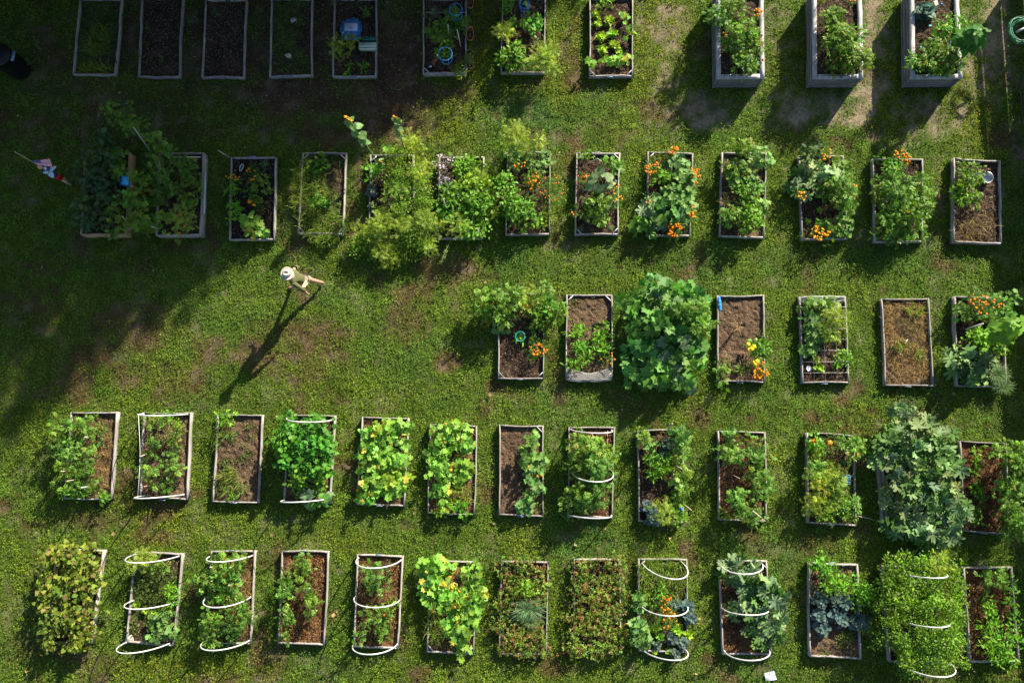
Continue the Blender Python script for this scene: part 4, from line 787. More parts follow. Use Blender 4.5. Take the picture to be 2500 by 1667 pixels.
BLUE = [(1300, 290, 110, 70, .9), (1380, 340, 120, 30, .7), (560, 1000, 150, 100, .35), (720, 740, 160, 90, .35), (1550, 640, 300, 40, .5), (1250, 640, 60, 60, .5), (1950, 640, 150, 40, .4), (1450, 1320, 150, 40, .4), (1850, 1330, 100, 40, .4), (350, 700, 250, 100, .3), (2250, 620, 150, 50, .4), (1100, 980, 60, 40, .3), (700, 1320, 80, 60, .3)]

def turf_fields(X, Y):
    n1, n2 = fbm(X, Y, 1.3, 3), fbm(X, Y, .35, 11); n3 = fbm(X, Y, .13, 19)
    chip = np.clip(blobmask(X, Y, CHIP) * (1.0 + 1.4 * (n1 - .5)) + .5 * (n2 - .5) * (blobmask(X, Y, CHIP) > .05), 0, 1)
    sand = np.clip((blobmask(X, Y, SAND) * (.72 + 2.2 * (n1 - .5)) + 1.5 * (n2 - .56) + 1.6 * (n3 - .5) * (blobmask(X, Y, SAND) > .05)), 0, 1)
    worn = np.clip((blobmask(X, Y, WORN) * (1 + 2.0 * (n1 - .5)) + 1.0 * (n2 - .5) * (blobmask(X, Y, WORN) > .05)), 0, 1)
    worn = np.maximum(worn, np.clip((fbm(X, Y, .9, 23) - .60) * 4, 0, .7))
    yel = np.clip(blobmask(X, Y, YEL) * (.9 + 1.3 * (n1 - .5)) + np.clip((fbm(X, Y, 1.6, 31) - .42) * 1.8, 0, .4), 0, 1)
    blu = np.clip(blobmask(X, Y, BLUE) * (.9 + 1.5 * (n2 - .5)) + np.clip((fbm(X, Y, 1.9, 41) - .5) * 1.5, 0, .4), 0, 1)
    return chip, sand, worn, yel, blu

nx_, ny_ = 360, 250
gx = np.concatenate([[-150, -60, -30], np.linspace(-19, 18, nx_), [30, 60, 150]])
gy = np.concatenate([[-150, -60, -20], np.linspace(-9, 17, ny_), [30, 60, 150]])
X, Y = np.meshgrid(gx, gy)
chip, sand, worn, yel, blu = turf_fields(X, Y)
Z = (fbm(X, Y, 2.5, 61) - .5) * .03
col = np.ones((*X.shape, 3)) * np.array((.050, .085, .012))
def mixc(a, b, t): return a * (1 - t[..., None]) + np.array(b) * t[..., None]
col = mixc(col, (.06, .045, .02), worn)
col = mixc(col, (.085, .048, .026), worn * .8)
col = mixc(col, (.060, .036, .024), chip)
col = mixc(col, (.23, .18, .125), sand)
mb = MB(); idx = np.arange(X.size).reshape(X.shape)
mb.v.append(np.stack([X, Y, Z - .012], -1).reshape(-1, 3)); mb.c.append(col.reshape(-1, 3)); mb.n = X.size
mb.f.append(np.stack([idx[:-1, :-1], idx[:-1, 1:], idx[1:, 1:], idx[1:, :-1]], -1).reshape(-1, 4))
tag(mb.build('ground', GROUND, smooth=True), kind='structure')

def in_bed(x, y, m=.0):
    r = np.zeros(len(x), bool)
    for b in BEDINFO.values():
        q = [b['TL'], b['TR'], b['BR'], b['BL']]
        ins = np.ones(len(x), bool)
        for i in range(4):
            a, c = q[i], q[(i + 1) % 4]; e = (c - a) / np.linalg.norm(c - a)
            ins &= ((x - a[0]) * e[1] - (y - a[1]) * e[0]) > -m
        r |= ins
    return r
NT = 950000
rt = np.random.default_rng(99)
x, y = rt.uniform(-17.5, 15.5, NT), rt.uniform(-8, 14.2, NT)
k = ~in_bed(x, y, .0); x, y = x[k], y[k]
chip, sand, worn, yel, blu = turf_fields(x, y)
clump = fbm(x, y, .16, 71)
dens = (1 - .86 * chip) * (1 - .93 * np.clip(sand * 1.35, 0, 1)) * (1 - .8 * worn) * np.clip(.5 + 1.3 * (clump - .25), .3, 1)
k = rt.random(len(x)) < dens
x, y, chip, sand, worn, yel, blu, clump = [a[k] for a in (x, y, chip, sand, worn, yel, blu, clump)]
n = len(x)
base = np.tile(np.array((.128, .225, .026)), (n, 1))
base = mixc(base, (.070, .175, .045), np.clip(blu * 1.1, 0, 1))
base = mixc(base, (.225, .250, .014), np.clip(yel * .85, 0, 1))
base = mixc(base, (.15, .10, .04), np.clip(worn * .75 + chip * .5, 0, 1))
big = vnoise(x, y, .22, 5)[:, None]
base = base * (.62 + .7 * big) * rt.uniform(.65, 1.3, (n, 1)) * (1 + rt.normal(0, .05, (n, 3)))
dead = rt.random((n, 1)) < .035
base = np.where(dead, np.array((.28, .22, .09)) * rt.uniform(.5, 1.2, (n, 1)), base)
L = rt.uniform(.022, .046, n) * (1 + .35 * (clump - .5))
zt = (fbm(x, y, 2.5, 61) - .5) * .03
pos = np.column_stack([x, y, zt + rt.uniform(.0, .035, n) * (.6 + clump) + .075 * (fbm(x, y, .14, 81) - .35)])
mb = MB().inst(diamond(W=.8, fold=.1, droop=.05), [(0, 1, 2, 3)], pos, rt.uniform(0, 6.283, n), rt.normal(.08, .30, n), rt.normal(0, .36, n), L, base)
tag(mb.build('lawn_grass', TURF), 'low mottled lawn of grass, clover and moss around the raised beds', 'lawn', kind='stuff')
# longer uncut grass along the bed boards
nb = 0; PX, PY = [], []
for b in BEDINFO.values():
    q = [b['TL'], b['TR'], b['BR'], b['BL']]
    for i in range(4):
        a, c = q[i], q[(i + 1) % 4]; L0 = np.linalg.norm(c - a); e = (c - a) / L0; o_ = np.array([-e[1], e[0]])
        m = int(L0 * 230); t = rt.random(m) ** 1.0 * L0; d = np.abs(rt.normal(0, .035, m)) + .004
        k = vnoise(a[0] + e[0] * t, a[1] + e[1] * t, .35, 7) + rt.normal(0, .12, m) > .42
        p = a + e * t[k][:, None] + o_ * d[k][:, None]; PX.append(p[:, 0]); PY.append(p[:, 1])
x, y = np.concatenate(PX), np.concatenate(PY); chip = turf_fields(x, y)[0]; k = (~in_bed(x, y, 0)) & (rt.random(len(x)) > chip * .8); x, y = x[k], y[k]; n = len(x)
Lb = rt.uniform(.05, .13, n)
mb = MB().inst(*T_BLADE, np.column_stack([x, y, np.full(n, -.005)]), rt.uniform(0, 6.28, n), rt.uniform(.2, 1.1, n), rt.normal(0, .4, n), np.column_stack([Lb, Lb * 1.1, Lb]), np.array((.12, .21, .03)) * rt.uniform(.5, 1.4, (n, 1)))
tag(mb.build('edge_grass', TURF), 'longer uncut grass growing against the timber boards', 'grass', kind='stuff')
# wood chips over the dark ground at the upper left, grit elsewhere
n = 16000
x, y = rt.uniform(-15.5, 1.5, n), rt.uniform(7, 13.3, n)
ch = turf_fields(x, y)[0]; k = (~in_bed(x, y, .02)) & (rt.random(n) < ch ** 1.5 * 1.1); x, y = x[k], y[k]; n = len(x)
cc_ = np.where(rt.random((n, 1)) < .12, np.array((.5, .46, .4)), np.array((.15, .09, .055))) * rt.uniform(.3, 1.1, (n, 1))
mb = MB().inst(*T_DIAM, np.column_stack([x, y, rt.uniform(.005, .03, n)]), rt.uniform(0, 6.28, n), rt.normal(0, .2, n), rt.normal(0, .3, n), np.column_stack([rt.uniform(.02, .07, n), rt.uniform(.025, .05, n), np.full(n, .02)]), cc_)
tag(mb.build('wood_chips', STEM), 'scattered wood chips on the shaded ground between the bare beds', 'wood chips', kind='stuff')

# ================================================================ white hoops
def hoop(r, c, e1, e2, bx, by, h=1.2, name_=None):
    bd = BEDINFO[(r, c)]; zr = bd['h'] - .02
    A, B = P3(*e1, zr), P3(*e2, zr)
    mx, my = (e1[0] + e2[0]) / 2 + bx, (e1[1] + e2[1]) / 2 + by
    # height from how far the apex leans away from the point below the camera
    AP = P3(mx, my, zr + h)
    mid = (A + B) / 2
    root = empty('garden_hoop', mid * [1, 1, 0] + [0, 0, zr], 'white arched pipe hoop, %s, %s' % (name_, bed_name(r, c)), 'hoop', 'white pipe hoops over the beds')
    pts = [mid + (A - B) / 2 * math.cos(t) + (AP - mid) * math.sin(t) for t in np.linspace(0, math.pi, 36)]
    pts = [A + [0, 0, -.12]] + pts + [B + [0, 0, -.12]]
    MB().tube(pts, .0165, 8).build('hoop_pipe', PVC, root, smooth=True)
    for p in (A, B):
        MB().tube([p + [0, 0, -.13], p + [0, 0, .05]], .022, 8, (.45, .45, .47)).build('pipe_socket', PAINT, root)
for a in [
 (5,2,(332,1352),(437,1357),-58,19,1.2,'far end'), (5,2,(324,1466),(425,1470),-50,18.5,1.1,'middle'), (5,2,(309,1567),(414,1569.5),-56,26,1.2,'near end'),
 (5,3,(517,1356),(617.7,1355),-38,16,1.0,'far end'), (5,3,(509,1454),(612,1457),-38,27,1.0,'middle'), (5,3,(503,1562),(608.7,1562.6),-39,25,1.0,'near end'),
 (5,5,(875,1362),(979,1366.7),-24,22,1.0,'far end'), (5,5,(868,1455),(975.6,1464.7),-20,22,1.0,'middle'), (5,5,(863.5,1571),(970,1571),-17,26,1.0,'near end'),
 (5,9,(1568,1375),(1672.6,1380),26,36,1.1,'far end'), (5,9,(1565,1477),(1676.7,1478),16,26,1.1,'middle'), (5,9,(1568,1584.4),(1674,1586),24,26,1.1,'near end'),
 (5,10,(1760,1379),(1861.8,1379.5),8,22,.9,'far end'), (5,10,(1764,1484),(1876,1486),10,16,.9,'middle'), (5,10,(1768.4,1588.5),(1878,1587),12,24,.9,'near end'),
 (5,12,(2186.5,1396.7),(2294,1395),48,15,1.25,'far end'), (5,12,(2192,1510.4),(2309,1512),36,20,1.25,'middle'), (5,12,(2200,1619.8),(2323.4,1622.5),34,31,1.25,'near end'),
 (4,2,(350,1010),(458,1011),-41,4,1.0,'far end'), (4,2,(351.7,1210),(447.7,1207),-53,8,1.1,'near end'),
 (4,4,(708,1018),(811,1025),-30,8,1.0,'far end'), (4,4,(694.4,1220.7),(803,1217),-32,7,1.0,'near end'),
 (4,8,(1393.7,1048.4),(1493,1050),14,8,.8,'far end'), (4,8,(1396.5,1154.6),(1495.8,1153.7),12,22,.95,'middle'), (4,8,(1387.8,1255),(1492.5,1258.5),6,8,.8,'near end')]:
    hoop(*a)

# ================================================================ small things
def single(mb, name, m, label, cat, origin, group=None, smooth=False):
    return tag(mb.build(name, m, origin=origin, smooth=smooth), label, cat, group)

def stake(px0, py0, z0, px1, py1, z1, label, rad=.012, col=(.45, .40, .33), name='garden_stake'):
    a, b = P3(px0, py0, z0), P3(px1, py1, z1)
    mb = MB().tube([a, (a + b) / 2 + [.004, .004, 0], b], [rad, rad * .95, rad * .9], 6, col)
    return single(mb, name, STEM, label, 'stake', a, 'stakes among the plants')
WS = (.62, .62, .60)
for s_ in [
 (384, 395, .36, 325, 310, 1.9, 'slanting grey stake carrying the tall climbing tomato beyond the second bed, second row', .018, (.3, .3, .3)),
 (490, 384, .4, 408, 384, .9, 'pale horizontal stick across far end, second bed, second row', .014, WS),
 (560, 385, .2, 533, 368, 1.2, 'grey stick leaning outward at the far left corner, third bed, second row', .014, (.35, .37, .38)),
 (322, 555, .5, 298, 528, 1.1, 'white stick beside the lower tomatoes between first and second beds, second row', .014, WS),
 (362, 545, .4, 315, 534, .9, 'long white stick lying through tomatoes between first and second beds, second row', .012, WS),
 (330, 560, .3, 311, 557, .9, 'short white stick at the near end between first and second beds, second row', .012, WS),
 (388, 560, .3, 370, 553, .8, 'pale stick end poking out near the feathery orange plant, second row', .016, WS),
 (1090, 515, .2, 1082, 486, .9, 'pale wooden stake in the middle of the sixth bed, second row', .016, (.5, .48, .42)),
 (1170, 578, .2, 1166, 558, .8, 'white stake at the near right corner, sixth bed, second row', .014, WS),
 (1470, 526, .2, 1498, 490, .9, 'white slanting cane beside the tomato, eighth bed, second row', .009, WS),
 (1437, 398, .3, 1458, 387, .9, 'left white cane of the small cane arch, eighth bed, second row', .007, WS),
 (1474, 399, .3, 1458, 387, .9, 'right white cane of the small cane arch, eighth bed, second row', .007, WS),
 (1920, 520, .3, 1920, 519, .31, '', 0, None),
 (2180, 517, .4, 2286, 497, 1.2, 'brown stake leaning right out of the tomatoes, twelfth bed, second row', .012, (.16, .12, .07)),
 (2172, 495, .4, 2218, 421, 1.3, 'brown stake leaning up through tomatoes, twelfth bed, second row', .012, (.2, .15, .09)),
 (2028, 472, .3, 2066, 453, 1.1, 'thin brown stake leaning right over the eleventh bed, second row', .01, (.16, .12, .07)),
 (2362, 441, .2, 2392, 421, 1.1, 'grey stake with bright tip above the tomato, thirteenth bed, second row', .018, (.3, .3, .3)),
 (2358, 804, .3, 2401, 790, .7, 'pale flat stake across the middle of the seventh bed, middle row', .022, (.42, .42, .42)),
 (2373, 716, .2, 2374, 700, 1.0, 'brown stake standing beyond the far end, seventh bed, middle row', .016, (.25, .17, .1)),
 (166, 1040, .3, 149, 1040, .8, 'thin pale stake at the far left corner, first bed, fourth row', .012, (.42, .36, .28)),
 (216, 1068, .3, 207, 1067, .9, 'grey stake end in the upper middle, first bed, fourth row', .02, (.42, .42, .44)),
 (172, 1150, .3, 149, 1150, .9, 'tan stake pointing left at the middle, first bed, fourth row', .014, (.42, .34, .25)),
 (190, 1170, .3, 163, 1174, .9, 'tan stake pointing left below the middle, first bed, fourth row', .014, (.42, .34, .25)),
 (216, 1188, .3, 199, 1190, .9, 'thick grey stake near the near end, first bed, fourth row', .02, (.42, .42, .44)),
 (361, 1107, .2, 343, 1114, .8, 'tan stake crossing the left board, second bed, fourth row', .016, (.40, .30, .25)),
 (370, 1185, .2, 351, 1187, .7, 'tan stake near the lower left, second bed, fourth row', .012, (.40, .30, .22)),
 (1624, 1060, .2, 1641, 1034, 1.2, 'grey wooden stake leaning over the far board, ninth bed, fourth row', .022, (.34, .32, .29)),
 (1665, 1228, .2, 1688, 1245, .8, 'tan stake leaning out over the right board, ninth bed, fourth row', .012, (.5, .42, .3)),
 (1645, 1136, .3, 1665, 1144, .8, 'tan stake at the right middle, ninth bed, fourth row', .012, (.5, .42, .3)),
 (1785, 1158, .1, 1806, 1168, .8, 'pale thin stake over the mulch, tenth bed, fourth row', .008, (.5, .42, .33)),
 (1868, 1272, .2, 1838, 1247, .8, 'pale long stake at the near right corner, tenth bed, fourth row', .014, (.55, .5, .42)),
 (2094, 1259, .2, 2138, 1270, .02, 'thin silver cane lying on the grass right of the eleventh bed, fourth row', .008, (.5, .55, .5)),
 (742, 1448, .2, 756, 1435, .8, 'thick pale stake in the right tomato row, fourth bed, bottom row', .016, (.55, .48, .38)),
 (683, 1442, .2, 694, 1438, .7, 'short pale stake in the left tomato row, fourth bed, bottom row', .012, (.5, .44, .36)),
 (752, 1500, .2, 765, 1490, .7, 'short tan stake in the lower right, fourth bed, bottom row', .012, (.5, .44, .36)),
 (682, 1555, .2, 688, 1549, .7, 'short tan stake at the lower left, fourth bed, bottom row', .012, (.5, .44, .36)),
 (530, 1382, .2, 512, 1384, .8, 'tan stake pointing left near the far end, third bed, bottom row', .012, (.5, .42, .3)),
 (570, 1382, .2, 560, 1386, .8, 'tan stake in the upper centre, third bed, bottom row', .012, (.5, .42, .3)),
 (580, 1425, .2, 558, 1428, .8, 'tan stake pointing left above the middle hoop, third bed, bottom row', .012, (.5, .42, .3)),
 (524, 1418, .2, 515, 1418, .8, 'thin tan stake at the left board, third bed, bottom row', .01, (.5, .42, .3)),
 (1817, 175, .6, 1834, 134, 1.3, 'white tipped stake leaning over the near end, first tall box', .014, (.55, .55, .55)),
 (2072, 137, .6, 2090, 127, 1.5, 'short grey stake with white tip, second tall box', .014, (.5, .5, .5)),
 (2320, 140, .6, 2321, 102, 1.2, 'pale blue thin stake in the third tall box', .011, (.35, .5, .6)),
 (1096, 88, .2, 1093, 60, .8, 'left pale stake with round tip, sixth bed, top row', .012, (.5, .5, .5)),
 (1125, 115, .2, 1116, 73, .9, 'right pale stake with round tip, sixth bed, top row', .014, (.5, .5, .5)),
]:
    if s_[6]: stake(*s_)

# sunflowers: stem, big leaves, head
def heart(mb, p, yaw, L, col, pitch=-.3, roll=0.):
    mb.inst(*T_HEART, np.array([p]), np.array([yaw]), np.array([pitch]), np.array([roll]), np.array([L]), np.array([col]))
def sunflower(base, head, zb, zh, label, hs=.11, nl=10, head_on=True, leafc=(.14, .26, .08), LL=.22):
    a, b = P3(*base, zb), P3(*head, zh)
    root = empty('sunflower', a, label, 'sunflower', 'sunflowers')
    m = a * .5 + b * .5 + np.array([0, 0, .12])
    rng = np.random.default_rng(int(base[0]))
    pts = [a, a * .72 + m * .28 + [0, 0, .05], m, m * .4 + b * .6, b]
    MB().tube(pts, [.016, .015, .013, .011, .009], 6, (.16, .22, .06)).build('stem', STEM, root)
    for i in range(nl):
        t = .38 + .6 * (i + .5) / nl
        p = a * (1 - t) + b * t + [0, 0, .1]
        lf_ = LL * rng.uniform(.7, 1.15); qa = i * 2.4 + rng.uniform(-.3, .3); p = p + np.array([math.cos(qa), math.sin(qa), 0]) * lf_ * (.15 if head_on else .4)
        mb = MB(); heart(mb, p, qa, lf_, np.array(leafc) * rng.uniform(.8, 1.2), -.35, rng.normal(0, .2))
        mb.build('leaf', LEAF, root)
    if head_on:
        mb = MB(); n = 22
        d = SDIR.to_track_quat('Z', 'Y').to_matrix()
        D = np.array([[d[i][j] for j in range(3)] for i in range(3)])
        mid = MB()
        prof = [(.0, .02), (hs * .3, .022), (hs * .42, .01), (hs * .46, -.02)]
        mid.lathe(prof[::-1], n=14, col=(.10, .055, .015), caps=True)
        V = mid.v[0] @ D.T + b
        mid.v[0] = V; mid.build('seed_disc', STEM, root)
        for k in range(n):
            q = 2 * math.pi * k / n + rng.uniform(-.1, .1); r0, r1 = hs * .38, hs * rng.uniform(.9, 1.15)
            e, f = np.array([math.cos(q), math.sin(q), 0]), np.array([-math.sin(q), math.cos(q), 0])
            zt = rng.uniform(-.01, .03)
            V = np.array([e * r0, e * (r0 + r1) / 2 + f * hs * .16 + [0, 0, zt / 2], e * r1 + [0, 0, zt], e * (r0 + r1) / 2 - f * hs * .16 + [0, 0, zt / 2]])
            mb.add(V @ D.T + b, [(0, 1, 2, 3)], np.array((.85, .46, .015)) * rng.uniform(.8, 1.1))
        mb.build('petals', PETAL, root)
    return root
sunflower((917, 388), (851, 290), .15, 1.9, 'tall sunflower leaning left from the fifth bed, second row, larger yellow head', .15, 13, LL=.22)
sunflower((990, 372), (966, 287), .15, 1.8, 'tall sunflower with smaller yellow head, upright beyond the fifth bed, second row', .10, 11, LL=.18)
sunflower((925, 408), (929, 394), .15, .8, 'short sunflower at the far left corner of the fifth bed, second row', .08, 5, LL=.15)
sunflower((1470, 455), (1468, 440), .15, .8, 'young sunflower with huge pale heart leaves in the eighth bed, second row', .1, 10, head_on=False, leafc=(.19, .28, .13), LL=.36)
sunflower((2325, 130), (2392, 80), .6, 1.9, 'tall sunflower plant leaning right from the third tall box, not yet flowering', .1, 30, head_on=False, leafc=(.05, .15, .025), LL=.30)
sunflower((2435, 830), (2475, 790), .2, 1.9, 'large leaved sunflower plant at the right edge, seventh bed, middle row', .1, 30, head_on=False, leafc=(.13, .27, .03), LL=.34)
# seeding stalk leaning on the grass
a, b = P3(1102, 585, .15), P3(1076, 642, .9)
mb = MB().tube([a, (a + b) / 2 + [0, 0, .1], b], .008, 5, (.2, .24, .08))
rng = np.random.default_rng(5); n = 90; t = rng.random(n) ** .8
mb.inst(*T_DIAM, (a[None] * (1 - t)[:, None] + b[None] * t[:, None]) + rng.normal(0, .022, (n, 3)), rng.uniform(0, 6.28, n), rng.normal(0, .5, n), rng.normal(0, .5, n), rng.uniform(.03, .07, n), np.array((.2, .27, .09)) * rng.uniform(.6, 1.3, (n, 1)))
single(mb, 'flower_stalk', LEAF, 'lone seeding stalk leaning over the grass below the sixth bed, second row', 'stalk', a)
# dead stem and yellow lily in middle row bed 4
zs = BEDINFO[(3, 4)]['zs']
c0 = P3(1801, 800, zs + .25); root = empty('dead_plant', (c0[0], c0[1], zs), 'dry leafless plant standing on the bare soil, fourth bed, middle row', 'dead plant')
mb = MB(); rng = np.random.default_rng(8)
for i in range(9):
    q = rng.uniform(0, 6.28); l = rng.uniform(.1, .3)
    mb.tube([(c0[0], c0[1], zs), (c0[0] + .3 * l * math.cos(q), c0[1] + .3 * l * math.sin(q), zs + .38), (c0[0] + l * math.cos(q), c0[1] + l * math.sin(q), zs + rng.uniform(.25, .5))], [.008, .006, .003], 4, (.42, .27, .13), cap=False)
mb.build('branches', STEM, root)
a, b = P3(1805, 905, zs), P3(1833, 845, .95)
root = empty('lily', a, 'tall yellow flower stalk leaning over the fourth bed, middle row', 'lily')
MB().tube([a, (a * .5 + b * .5) + [.06, -.05, .1], b], [.012, .01, .007], 5, (.22, .30, .06)).build('stem', STEM, root)
for i in range(5):
    p = b + rng.normal(0, .045, 3)
    f = bpy.data.objects.new('flower', FLW['l']); C.objects.link(f); f.parent = root; f.location = [float(v) for v in p - org(root)]; f.scale = (1.2, 1.2, 1.2)
mb = MB(); n = 10
mb.inst(*T_BLADE, np.tile(a + [0, 0, 0], (n, 1)), rng.uniform(0, 6.28, n), rng.uniform(.2, .7, n), rng.normal(0, .3, n), rng.uniform(.25, .4, n), np.array((.2, .3, .06)) * rng.uniform(.7, 1.2, (n, 1)))
mb.build('leaves', LEAF, root)

# string grid (bed 3,5) and twine lines
def strings(r, c, us, vs, name, label, rad=.004, colr=(.7, .66, .58), zoff=.0):
    bd = BEDINFO[(r, c)]; z = bd['h'] + .006 + zoff; mb = MB()
    TL, TR, BR, BL = bd['TL'], bd['TR'], bd['BR'], bd['BL']
    for v in vs: a, b = TL * (1 - v) + BL * v, TR * (1 - v) + BR * v; mb.tube([(*a, z), (*b, z)], rad, 4, colr)
    for u_, v0, v1 in us:
        t_, b_ = TL * (1 - u_) + TR * u_, BL * (1 - u_) + BR * u_
        a, b = t_ * (1 - v0) + b_ * v0, t_ * (1 - v1) + b_ * v1; mb.tube([(*a, z + .003), (*b, z + .003)], rad, 4, colr)
    return single(mb, name, STEM, label, 'string', np.array([*bd['cen'], z]))
strings(3, 5, [(.26, 0, 1), (.5, 0, 1), (.75, 0, 1)], [.125, .25, .375, .5, .625, .755, .88], 'string_grid', 'thin pale string grid stretched over the fifth bed, middle row')
strings(4, 8, [(.52, .06, 1), (.84, .04, .4), (.16, .5, 1), (.8, .6, 1)], [], 'garden_twine', 'pale twine lines running along the eighth bed, fourth row', .0045, (.6, .38, .25), .02)
strings(1, 6, [], [.18 + .02], 'garden_wire', 'grey rod laid across the sixth bed, top row', .009, (.3, .33, .38))
# side cord joining the two hoops of fourth row bed 2
a, b = P3(338, 1012, .75), P3(336, 1213, .55); m = P3(342, 1100, .45)
single(MB().tube([a, m, P3(340, 1160, .5), b], .006, 4, (.7, .72, .72)), 'hoop_cord', STEM, 'white cord slung between the two hoops of the second bed, fourth row', 'cord', a)

# rolled netting (3,2)
bd = BEDINFO[(3, 2)]; mb = MB(); BLc, BRc = bd['BL'], bd['BR']
for j in range(9):
    q = j / 8 * math.pi
    pts = []
    for t in np.linspace(.04, .98, 14):
        sag = .10 * math.sin(t * math.pi) + .02
        p = BLc * (1 - t) + BRc * t
        rr_ = .11 + .07 * abs(2 * t - 1)
        pts.append((p[0], p[1] + .06 + .13 + rr_ * math.cos(q) - sag, bd['zs'] + .06 + .10 * math.sin(q)))
    mb.tube(pts, .004, 3, (.55, .55, .55), cap=False)
for t in np.linspace(.04, .98, 42):
    p = BLc * (1 - t) + BRc * t; sag = .10 * math.sin(t * math.pi) + .02; rr_ = .11 + .07 * abs(2 * t - 1)
    mb.tube([(p[0] + .02 * math.cos(q * 3), p[1] + .19 + rr_ * math.cos(q) - sag, bd['zs'] + .06 + .10 * math.sin(q)) for q in np.linspace(0, math.pi, 7)], .0035, 3, (.55, .55, .55), cap=False)
single(mb, 'rolled_netting', STEM, 'roll of white mesh netting lying at the near end, second bed, middle row', 'netting', np.array([*bd['cen'], bd['zs']]))
# clear film bunched at the far end of middle row bed 5
bd = BEDINFO[(3, 5)]; mb = MB()
for j in range(10):
    v = j * .018
    mb.tube([(*(bd['TL'] * (1 - t) + bd['TR'] * t + bd['ns'] * (v + .02 * math.sin(t * 17 + j)))[:2], bd['h'] + .03 + .035 * math.sin(t * 23 + j * 2)) for t in np.linspace(.02, .98, 26)], .003, 3, (.5, .56, .58), cap=False)
single(mb, 'garden_fleece', STEM, 'crumpled clear mesh bunched at the far end, fifth bed, middle row', 'mesh', np.array([*bd['TL'], bd['h']]))
# small blue mesh in 4,11
a = P3(2062, 1172, .3); mb = MB()
for i in range(7): mb.tube([a + [-.13 + .04 * i, -.12, 0], a + [-.09 + .04 * i, .13, .06]], .005, 4, (.10, .30, .48))
for i in range(6): mb.tube([a + [-.14, -.11 + .045 * i, .01], a + [.14, -.09 + .045 * i, .05]], .005, 4, (.10, .30, .48))
single(mb, 'wire_mesh', STEM, 'small blue wire mesh panel in the middle of the eleventh bed, fourth row', 'mesh', a)

# coloured hoops / cages
def cage(px, py, rpx, zb, zt, col, label, n=4, rings=2):
    c0 = P3(px, py, zt); sc = (CAMH - zt) / FPX; R_ = rpx * sc
    root = empty('plant_cage', (c0[0], c0[1], zb), label, 'plant cage', 'round wire plant cages')
    for j in range(rings):
        z = zt - (zt - zb) * .5 * j; r_ = R_ * (1 - .14 * j)
        MB().tube([(c0[0] + r_ * math.cos(t), c0[1] + r_ * math.sin(t), z) for t in np.linspace(0, 2 * math.pi, 25)], .008, 5, col, cap=False).build('ring', PAINT, root)
    for i in range(n):
        q = i * 2 * math.pi / n + .4
        MB().tube([(c0[0] + R_ * math.cos(q), c0[1] + R_ * math.sin(q), zt), (c0[0] + R_ * .7 * math.cos(q), c0[1] + R_ * .7 * math.sin(q), zb)], .006, 4, col).build('leg', PAINT, root)
cage(1112.5, 24, 17, .18, .75, (.02, .22, .50), 'blue round cage near the far end, sixth bed, top row')
cage(1087, 132, 18, .18, .75, (.03, .25, .62), 'bright blue round cage near the near end, sixth bed, top row')
cage(1280, 10, 13, .12, .6, (.03, .25, .62), 'blue wire cage at the far end, seventh bed, top row', 6, 4)
cage(1270, 821, 12, .1, .35, (.02, .38, .36), 'small teal round cage in the middle of the first bed, middle row', 6, 3)
plant(3, 1, 'P', 1269, 821, 9, 9, h=.2, phrase='yellow-green seedling inside the teal cage')

# oblong orange planters hung on the outside of bed 1,6
def oval(px, py, rx, ry, z0, z1, n=28, thick=.012):
    a = P3(px, py, z1); sc = (CAMH - z1) / FPX; A, B = rx * sc, ry * sc
    return a, A, B
for i, (py, lab) in enumerate(((82, 'oval terracotta planter hung outside the right board, sixth bed, top row'), (3, 'oval terracotta planter cut by the top edge, right of the sixth bed'))):
    a, A, B = oval(1147.5, py, 9.5, 20, 0, .3)
    root = empty('hanging_planter', (a[0], a[1], .1), lab, 'planter', 'planters on the outside of the bed')
    mb = MB(); prof = [(.72, .12), (.95, .29), (1.0, .30), (.94, .305), (.88, .29), (.84, .22)]
    V = []; n = 28
    for r_, z in prof:
        for k in range(n):
            q = 2 * math.pi * k / n; cx_, sy_ = math.cos(q), math.sin(q)
            V.append((a[0] + A * r_ * np.sign(cx_) * abs(cx_) ** .8, a[1] + B * (r_ if r_ > .9 else r_) * np.sign(sy_) * abs(sy_) ** .8, z))
    mb.add(V, [(i_ * n + k, i_ * n + (k + 1) % n, (i_ + 1) * n + (k + 1) % n, (i_ + 1) * n + k) for i_ in range(5) for k in range(n)] + [tuple(range(n))[::-1]], (.62, .20, .11))
    mb.build('pot', PAINT, root, smooth=True)
    mb = MB(); mb.add([(a[0] + A * .84 * math.cos(2 * math.pi * k / n), a[1] + B * .86 * math.sin(2 * math.pi * k / n), .225) for k in range(n)], [tuple(range(n))], (.05, .04, .02)); mb.build('soil', SOIL, root)
    rng = np.random.default_rng(i + 70); m = 60
    MB().inst(*T_DIAM, np.column_stack([a[0] + rng.normal(0, A * .35, m), a[1] + rng.normal(0, B * .4, m), rng.uniform(.24, .34, m)]), rng.uniform(0, 6.28, m), rng.normal(0, .4, m), rng.normal(0, .4, m), rng.uniform(.03, .07, m), np.array((.13, .17, .05)) * rng.uniform(.5, 1.4, (m, 1))).build('foliage', LEAF, root)
a = P3(1147, 145, .25); root = empty('box_planter', (a[0], a[1], .05), 'rectangular brown planter hung beside the near right corner, sixth bed, top row', 'planter', 'planters on the outside of the bed')
mb = MB(); hx, hy = .085, .27
for (cx_, cy_, sx, sy) in ((-hx, 0, .014, 2 * hy), (hx, 0, .014, 2 * hy), (0, -hy + .007, 2 * hx - .016, .014), (0, hy - .007, 2 * hx - .016, .014)):
    mb.box((a[0] + cx_, a[1] + cy_, .17), (sx, sy, .2), 0, (.28, .11, .06))
mb.box((a[0], a[1], .1), (2 * hx - .02, 2 * hy - .03, .03), 0, (.28, .11, .06)); mb.build('pot', PAINT, root)
